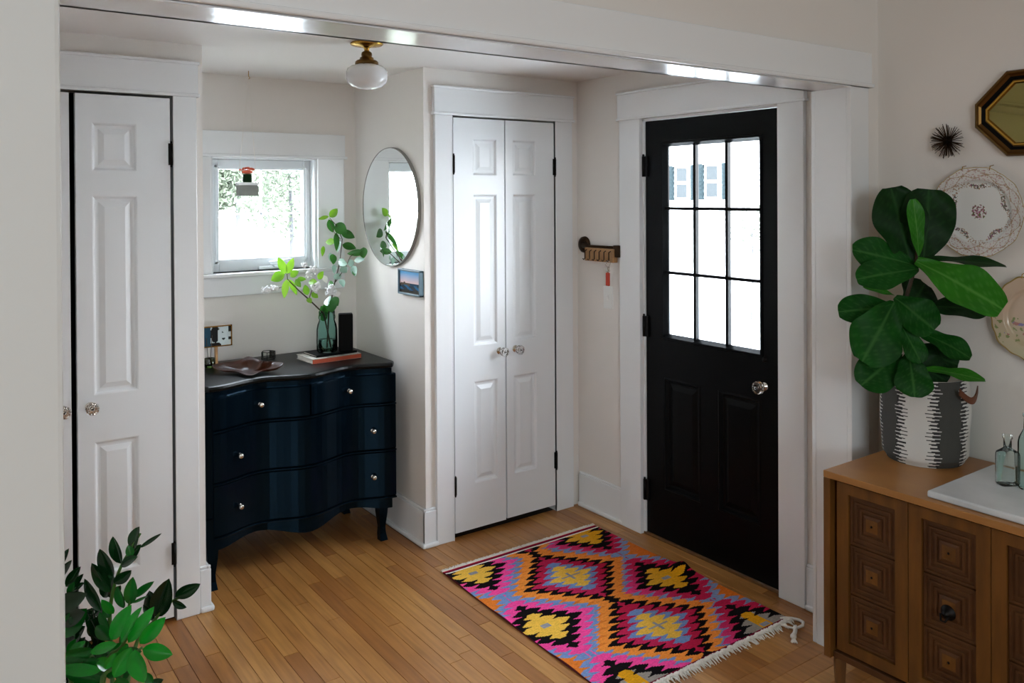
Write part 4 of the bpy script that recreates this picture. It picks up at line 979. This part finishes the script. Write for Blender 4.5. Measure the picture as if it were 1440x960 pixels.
mb = MB(); mb.lathe([(0, .004), (br_*.84, .004), (br_*.93, bh*.5), (br_*.95, bh)], (bkx, bky, bz0), 60)
build('lining', mb, 'cotton', bk)
mb = MB(); a0 = -1.72; hpnt = []
ca = Vector((bkx, bky, bz0+bh-.035)); dirn = Vector((math.cos(a0), math.sin(a0), 0)); tan_ = Vector((-dirn.y, dirn.x, 0))
for k in range(13):
    t = k/12; ang = PI*t; hpnt.append(ca + dirn*(br_*1.0+.020+.012*math.sin(ang)) + tan_*(-.045+.09*t) + Vector((0, 0, -.030*math.sin(ang)+.01)))
for i in range(12):
    p, q = hpnt[i], hpnt[i+1]; mb.add([p+Vector((0,0,.011)), q+Vector((0,0,.011)), q-Vector((0,0,.011)), p-Vector((0,0,.011)), p+Vector((0,0,.011))+dirn*.004, q+Vector((0,0,.011))+dirn*.004, q-Vector((0,0,.011))+dirn*.004, p-Vector((0,0,.011))+dirn*.004], [(0,1,2,3),(4,5,6,7),(0,1,5,4),(2,3,7,6)])
build('handle', mb, 'leather', bk)

# fiddle-leaf fig
fg = thing('fiddle_leaf_fig', (bkx, bky, bz0+.02), 'fiddle-leaf fig with large dark leaves in the ikat basket', 'plant')
mb = MB(); mb.lathe([(0, .20), (br_*.90, .20)], (bkx, bky, bz0), 32); mb.lathe([(br_*.80, .02), (br_*.90, .20)], (bkx, bky, bz0), 32); build('soil', mb, 'soil', fg)
FD = 2.78
mb = MB(); mb.tube([(bkx, bky, bz0+.18), P(1286, 500, FD), P(1268, 440, FD-.02), P(1288, 372, FD-.02), P(1290, 340, FD-.03)], [.009, .008, .007, .006, .004], 8); build('stem', mb, 'stem_brown', fg)
up = Vector((0, 0, 1))
# base px, tip px, width px, base depth, tip depth, normal tilt(up), bend, material
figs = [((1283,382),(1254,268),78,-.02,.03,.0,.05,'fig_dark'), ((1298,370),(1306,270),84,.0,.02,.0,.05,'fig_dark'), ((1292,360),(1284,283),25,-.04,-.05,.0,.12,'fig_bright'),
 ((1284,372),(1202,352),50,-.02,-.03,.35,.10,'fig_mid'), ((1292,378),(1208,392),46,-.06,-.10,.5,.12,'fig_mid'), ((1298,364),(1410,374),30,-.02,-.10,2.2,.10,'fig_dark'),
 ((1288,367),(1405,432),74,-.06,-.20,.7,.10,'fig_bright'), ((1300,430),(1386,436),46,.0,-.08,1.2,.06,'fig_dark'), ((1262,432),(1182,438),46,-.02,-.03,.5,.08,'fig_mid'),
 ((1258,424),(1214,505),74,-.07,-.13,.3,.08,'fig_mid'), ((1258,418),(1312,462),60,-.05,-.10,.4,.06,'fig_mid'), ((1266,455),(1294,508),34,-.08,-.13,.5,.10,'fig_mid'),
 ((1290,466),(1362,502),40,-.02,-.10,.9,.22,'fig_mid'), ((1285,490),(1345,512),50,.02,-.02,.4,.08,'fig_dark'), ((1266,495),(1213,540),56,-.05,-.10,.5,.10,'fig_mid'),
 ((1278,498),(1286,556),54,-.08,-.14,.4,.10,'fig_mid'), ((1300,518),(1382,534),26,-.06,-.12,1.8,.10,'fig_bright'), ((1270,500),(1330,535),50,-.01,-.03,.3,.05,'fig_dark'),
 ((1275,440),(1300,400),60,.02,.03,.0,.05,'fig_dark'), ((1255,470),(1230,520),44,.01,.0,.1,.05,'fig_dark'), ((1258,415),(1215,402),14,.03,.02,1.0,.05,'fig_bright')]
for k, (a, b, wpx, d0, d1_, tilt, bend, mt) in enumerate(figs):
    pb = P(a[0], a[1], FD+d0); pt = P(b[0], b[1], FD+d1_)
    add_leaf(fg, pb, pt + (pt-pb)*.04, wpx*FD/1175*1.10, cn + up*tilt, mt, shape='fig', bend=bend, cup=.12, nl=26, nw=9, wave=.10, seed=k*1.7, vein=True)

# ------------------------------------------------------------------ wall decor on the right wall
# urchin
uc = PX(1330, 198, WX-.03); ur = thing('wire_urchin', (WX, uc.y, uc.z-.06), 'small black spiky metal starburst on the wall left of the octagonal mirror', 'wall ornament')
mb = MB(); mb.ball(uc+Vector((.018, 0, 0)), .012, 10); build('core', mb, 'black_iron', ur)
mb = MB()
for k in range(150):
    a = random.uniform(0, 2*PI); e = math.acos(random.uniform(0, 1)); d = Vector((-math.cos(e)*.6, math.sin(e)*math.cos(a), math.sin(e)*math.sin(a))); L_ = .058*random.uniform(.9, 1.08)
    p0 = uc+Vector((.014, 0, 0)); mb.tube([p0, p0+d*L_], [.0014, .0010], 4)
build('spines', mb, 'bronze', ur)
# octagonal mirror
oc = thing('octagonal_mirror', (WX, 1.155, 1.78), 'octagonal mirror, its dark reflection tinted in olive, in a dark gilt frame above the plates', 'mirror')
ys0, zs0, zs1 = PX(1370.5, 160, WX-.02).y, PX(1405, 220, WX-.02).z, PX(1411, 100, WX-.02).z
cut = (zs1-zs0)*.30; cutm = .10; ww = .47
def octa(ins):
    y1_ = ys0-ins; y0_ = ys0-ww+ins; z0_, z1_ = zs0+ins, zs1-ins; c1 = cutm-ins*.41; c2 = cutm-ins*.41
    return [(y1_, z0_+c2), (y1_, z1_-c2), (y1_-c1, z1_), (y0_+c1, z1_), (y0_, z1_-c2), (y0_, z0_+c2), (y0_+c1, z0_), (y1_-c1, z0_)]
def octring(rs):
    mb = MB(); vs = []; 
    for ins, h in rs: vs += [(WX-h, y, z) for y, z in octa(ins)]
    fs = [(j*8+i, j*8+(i+1)%8, (j+1)*8+(i+1)%8, (j+1)*8+i) for j in range(len(rs)-1) for i in range(8)]; mb.add(vs, fs); return mb
build('frame', octring([(0, .001), (0, .018), (.004, .026), (.010, .028), (.014, .022), (.028, .012), (.034, .012)]), 'aged_brass', oc)
build('inner_frame', octring([(.013, .0205), (.030, .0135), (.031, .012)]), 'black_cover', oc)
build('gilt_slip', octring([(.033, .012), (.035, .018), (.040, .018), (.044, .010)]), 'brass', oc)
mb = MB(); mb.add([(WX-.011, y, z) for y, z in octa(.042)], [tuple(range(8))]); build('glass', mb, 'olive_mirror', oc)
# plates
def plate(name, cy_, cz_, r, fn, label, scallop):
    o = thing(name, (WX, cy_, cz_-r), label, 'plate'); mb = MB(); NR, NA_ = 70, 200; vs = []; fs = []; cl = []
    prof = lambda q: .006 + (.0 if q < .62 else (.012*((q-.62)/.1)**2 if q < .72 else .012+.008*(q-.72)/.28))
    for j in range(NR+1):
        q = j/NR
        for i in range(NA_):
            a = 2*PI*i/NA_; rr = r*q*(1+scallop(a)*q**6); vs.append(Vector((WX-prof(q)-.004, cy_-rr*math.cos(a), cz_+rr*math.sin(a))))
    for j in range(NR):
        for i in range(NA_):
            k = (i+1) % NA_; fs.append((j*NA_+i, j*NA_+k, (j+1)*NA_+k, (j+1)*NA_+i)); cl.append(fn((j+.5)/NR, 2*PI*(i+.5)/NA_))
    mb.v = vs; mb.f = fs; mb.c = cl; mb.sm = [True]*len(fs); build('dish', mb, 'china', o, recalc=False)
    mb = MB(); mb.lathe([(r*.55, 0), (r*.6, -.004), (r*.98, -.022)], (WX-.001, cy_, cz_), 60, 'x'); build('underside', mb, 'porcelain_back', o)
    mb = MB()
    for s_ in (.3, -.3): 
        yy, zz = cy_-r*1.0*math.sin(s_), cz_+r*1.0*math.cos(s_); mb.tube([(WX-.002, yy, zz+.012), (WX-.026, yy, zz+.008), (WX-.030, yy, zz-.004)], .0015, 5)
    build('hanger', mb, 'brass', o)
def china1(q, a):
    x, y = q*math.cos(a), q*math.sin(a); nz = lambda s_, o_=0: noise.noise(Vector((x*s_+o_, y*s_, o_)))
    base = (.78, .80, .78, 1)
    if q > .985: return (.42, .30, .10, 1)
    if q < .17:
        v = nz(22, 3)+.06
        if v > .12: return (.35, .12, .20, 1) if nz(30, 9) > 0 else (.13, .16, .05, 1)
        if v > -.05 and q < .13: return (.55, .35, .42, 1)
        return base
    # garlands: five swags
    s5 = (a/(2*PI)*5+.25) % 1.0; rr = .63+.07*math.cos(2*PI*s5)
    if abs(q-rr) < .042 and nz(26, 1) > -.05 and .28 < s5 < .72: return (.28, .12, .20, 1) if nz(34, 5) > .1 else (.12, .14, .10, 1)
    if abs(q-rr) < .06 and nz(30, 2) > .12: return (.42, .30, .22, 1)
    # scroll lines
    ph = math.sin(a*10+1)*.045
    for r0, k in ((.80, 1), (.90, -1)):
        if abs(q-r0-ph*k) < .010: return (.45, .33, .22, 1)
    if q > .72 and nz(40, 7) > .25: return (.55, .38, .36, 1)
    if q > .70: return (.74, .73, .70, 1)
    return base
def china2(q, a):
    x, y = q*math.cos(a), q*math.sin(a); nz = lambda s_, o_=0: noise.noise(Vector((x*s_+o_, y*s_, o_)))
    if q > .965: return (.30, .20, .05, 1)
    c = mixc((.66, .50, .37, 1), (.50, .47, .29, 1), max(0, min(1, .1-y*.9)))
    if -.5 < y < -.02 and x > -.7 and nz(9, 2) > .30: return (.25, .22, .45, 1) if nz(8, 5) > .05 else (.45, .20, .18, 1)
    if -.6 < y < 0 and nz(12, 6) > .34: return (.25, .30, .12, 1)
    return c
p1c = PX(1374, 298, WX-.02)
plate('floral_plate', p1c.y, p1c.z, .150, china1, 'white china plate with floral garlands and gilt scroll rim', lambda a: .018*math.cos(a*10)*abs(math.cos(a*5)))
p2y = PX(1394, 440, WX-.02)
plate('floral_plate', p2y.y-.138, p2y.z-.005, .138, china2, 'peach-toned gilt-edged plate cut off at the right edge of the photo', lambda a: .02*math.sin(a*7)+.012*math.sin(a*17))

# ------------------------------------------------------------------ ZZ plant in the left foreground
zzc = P(170, 900, 2.0); zx, zy = .40, 2.17
zz = thing('leafy_houseplant', (zx, zy, 0), 'glossy green leafy houseplant at the left opening post, in a grey pot', 'plant')
mb = MB(); mb.lathe([(0, .0), (.11, 0), (.125, .02), (.15, .30), (.155, .31), (.145, .31), (.14, .27), (0, .27)], (zx, zy, 0), 40); build('pot', mb, 'concrete_pot', zz)
mb = MB(); mb.lathe([(0, .285), (.138, .28)], (zx, zy, 0), 32); build('soil', mb, 'soil', zz)
def Z(cx, cy, dd=0): return P(60+cx/4, 720+cy/4, 2.02+dd)
def zstem(pts, r=.006):
    mb = MB(); base = Vector((zx+random.uniform(-.05,.05), zy+random.uniform(-.05,.05), .28)); q = [base]+[Z(*p) for p in pts]
    n = len(q)-1; fine = []
    for i in range(n):
        p0, p1, p2, p3 = q[max(i-1,0)], q[i], q[i+1], q[min(i+2, n)]
        for k in range(4): t = k/4; fine.append(.5*((2*p1)+(p2-p0)*t+(2*p0-5*p1+4*p2-p3)*t*t+(3*p1-p0-3*p2+p3)*t**3))
    fine.append(q[-1]); mb.tube(fine, [r*(1-.6*i/len(fine)) for i in range(len(fine))], 8); build('stem', mb, 'stem_green', zz)
zstem([(380,700,.05), (385,500,.05), (430,330,.05), (500,200,.05), (550,120,.05)])
zstem([(520,760,.10), (620,620,.10), (700,520,.10), (770,480,.10)])
zstem([(440,760,.0), (470,600,.0), (495,480,.0)])
zstem([(350,880,-.08), (440,760,-.1), (520,640,-.1)])
zstem([(330,980,-.12), (430,860,-.15), (560,760,-.16)])
zstem([(130,800,.0), (110,560,.0), (90,300,.0), (70,150,.0)])
zstem([(160,960,-.1), (200,860,-.12), (280,800,-.12)])
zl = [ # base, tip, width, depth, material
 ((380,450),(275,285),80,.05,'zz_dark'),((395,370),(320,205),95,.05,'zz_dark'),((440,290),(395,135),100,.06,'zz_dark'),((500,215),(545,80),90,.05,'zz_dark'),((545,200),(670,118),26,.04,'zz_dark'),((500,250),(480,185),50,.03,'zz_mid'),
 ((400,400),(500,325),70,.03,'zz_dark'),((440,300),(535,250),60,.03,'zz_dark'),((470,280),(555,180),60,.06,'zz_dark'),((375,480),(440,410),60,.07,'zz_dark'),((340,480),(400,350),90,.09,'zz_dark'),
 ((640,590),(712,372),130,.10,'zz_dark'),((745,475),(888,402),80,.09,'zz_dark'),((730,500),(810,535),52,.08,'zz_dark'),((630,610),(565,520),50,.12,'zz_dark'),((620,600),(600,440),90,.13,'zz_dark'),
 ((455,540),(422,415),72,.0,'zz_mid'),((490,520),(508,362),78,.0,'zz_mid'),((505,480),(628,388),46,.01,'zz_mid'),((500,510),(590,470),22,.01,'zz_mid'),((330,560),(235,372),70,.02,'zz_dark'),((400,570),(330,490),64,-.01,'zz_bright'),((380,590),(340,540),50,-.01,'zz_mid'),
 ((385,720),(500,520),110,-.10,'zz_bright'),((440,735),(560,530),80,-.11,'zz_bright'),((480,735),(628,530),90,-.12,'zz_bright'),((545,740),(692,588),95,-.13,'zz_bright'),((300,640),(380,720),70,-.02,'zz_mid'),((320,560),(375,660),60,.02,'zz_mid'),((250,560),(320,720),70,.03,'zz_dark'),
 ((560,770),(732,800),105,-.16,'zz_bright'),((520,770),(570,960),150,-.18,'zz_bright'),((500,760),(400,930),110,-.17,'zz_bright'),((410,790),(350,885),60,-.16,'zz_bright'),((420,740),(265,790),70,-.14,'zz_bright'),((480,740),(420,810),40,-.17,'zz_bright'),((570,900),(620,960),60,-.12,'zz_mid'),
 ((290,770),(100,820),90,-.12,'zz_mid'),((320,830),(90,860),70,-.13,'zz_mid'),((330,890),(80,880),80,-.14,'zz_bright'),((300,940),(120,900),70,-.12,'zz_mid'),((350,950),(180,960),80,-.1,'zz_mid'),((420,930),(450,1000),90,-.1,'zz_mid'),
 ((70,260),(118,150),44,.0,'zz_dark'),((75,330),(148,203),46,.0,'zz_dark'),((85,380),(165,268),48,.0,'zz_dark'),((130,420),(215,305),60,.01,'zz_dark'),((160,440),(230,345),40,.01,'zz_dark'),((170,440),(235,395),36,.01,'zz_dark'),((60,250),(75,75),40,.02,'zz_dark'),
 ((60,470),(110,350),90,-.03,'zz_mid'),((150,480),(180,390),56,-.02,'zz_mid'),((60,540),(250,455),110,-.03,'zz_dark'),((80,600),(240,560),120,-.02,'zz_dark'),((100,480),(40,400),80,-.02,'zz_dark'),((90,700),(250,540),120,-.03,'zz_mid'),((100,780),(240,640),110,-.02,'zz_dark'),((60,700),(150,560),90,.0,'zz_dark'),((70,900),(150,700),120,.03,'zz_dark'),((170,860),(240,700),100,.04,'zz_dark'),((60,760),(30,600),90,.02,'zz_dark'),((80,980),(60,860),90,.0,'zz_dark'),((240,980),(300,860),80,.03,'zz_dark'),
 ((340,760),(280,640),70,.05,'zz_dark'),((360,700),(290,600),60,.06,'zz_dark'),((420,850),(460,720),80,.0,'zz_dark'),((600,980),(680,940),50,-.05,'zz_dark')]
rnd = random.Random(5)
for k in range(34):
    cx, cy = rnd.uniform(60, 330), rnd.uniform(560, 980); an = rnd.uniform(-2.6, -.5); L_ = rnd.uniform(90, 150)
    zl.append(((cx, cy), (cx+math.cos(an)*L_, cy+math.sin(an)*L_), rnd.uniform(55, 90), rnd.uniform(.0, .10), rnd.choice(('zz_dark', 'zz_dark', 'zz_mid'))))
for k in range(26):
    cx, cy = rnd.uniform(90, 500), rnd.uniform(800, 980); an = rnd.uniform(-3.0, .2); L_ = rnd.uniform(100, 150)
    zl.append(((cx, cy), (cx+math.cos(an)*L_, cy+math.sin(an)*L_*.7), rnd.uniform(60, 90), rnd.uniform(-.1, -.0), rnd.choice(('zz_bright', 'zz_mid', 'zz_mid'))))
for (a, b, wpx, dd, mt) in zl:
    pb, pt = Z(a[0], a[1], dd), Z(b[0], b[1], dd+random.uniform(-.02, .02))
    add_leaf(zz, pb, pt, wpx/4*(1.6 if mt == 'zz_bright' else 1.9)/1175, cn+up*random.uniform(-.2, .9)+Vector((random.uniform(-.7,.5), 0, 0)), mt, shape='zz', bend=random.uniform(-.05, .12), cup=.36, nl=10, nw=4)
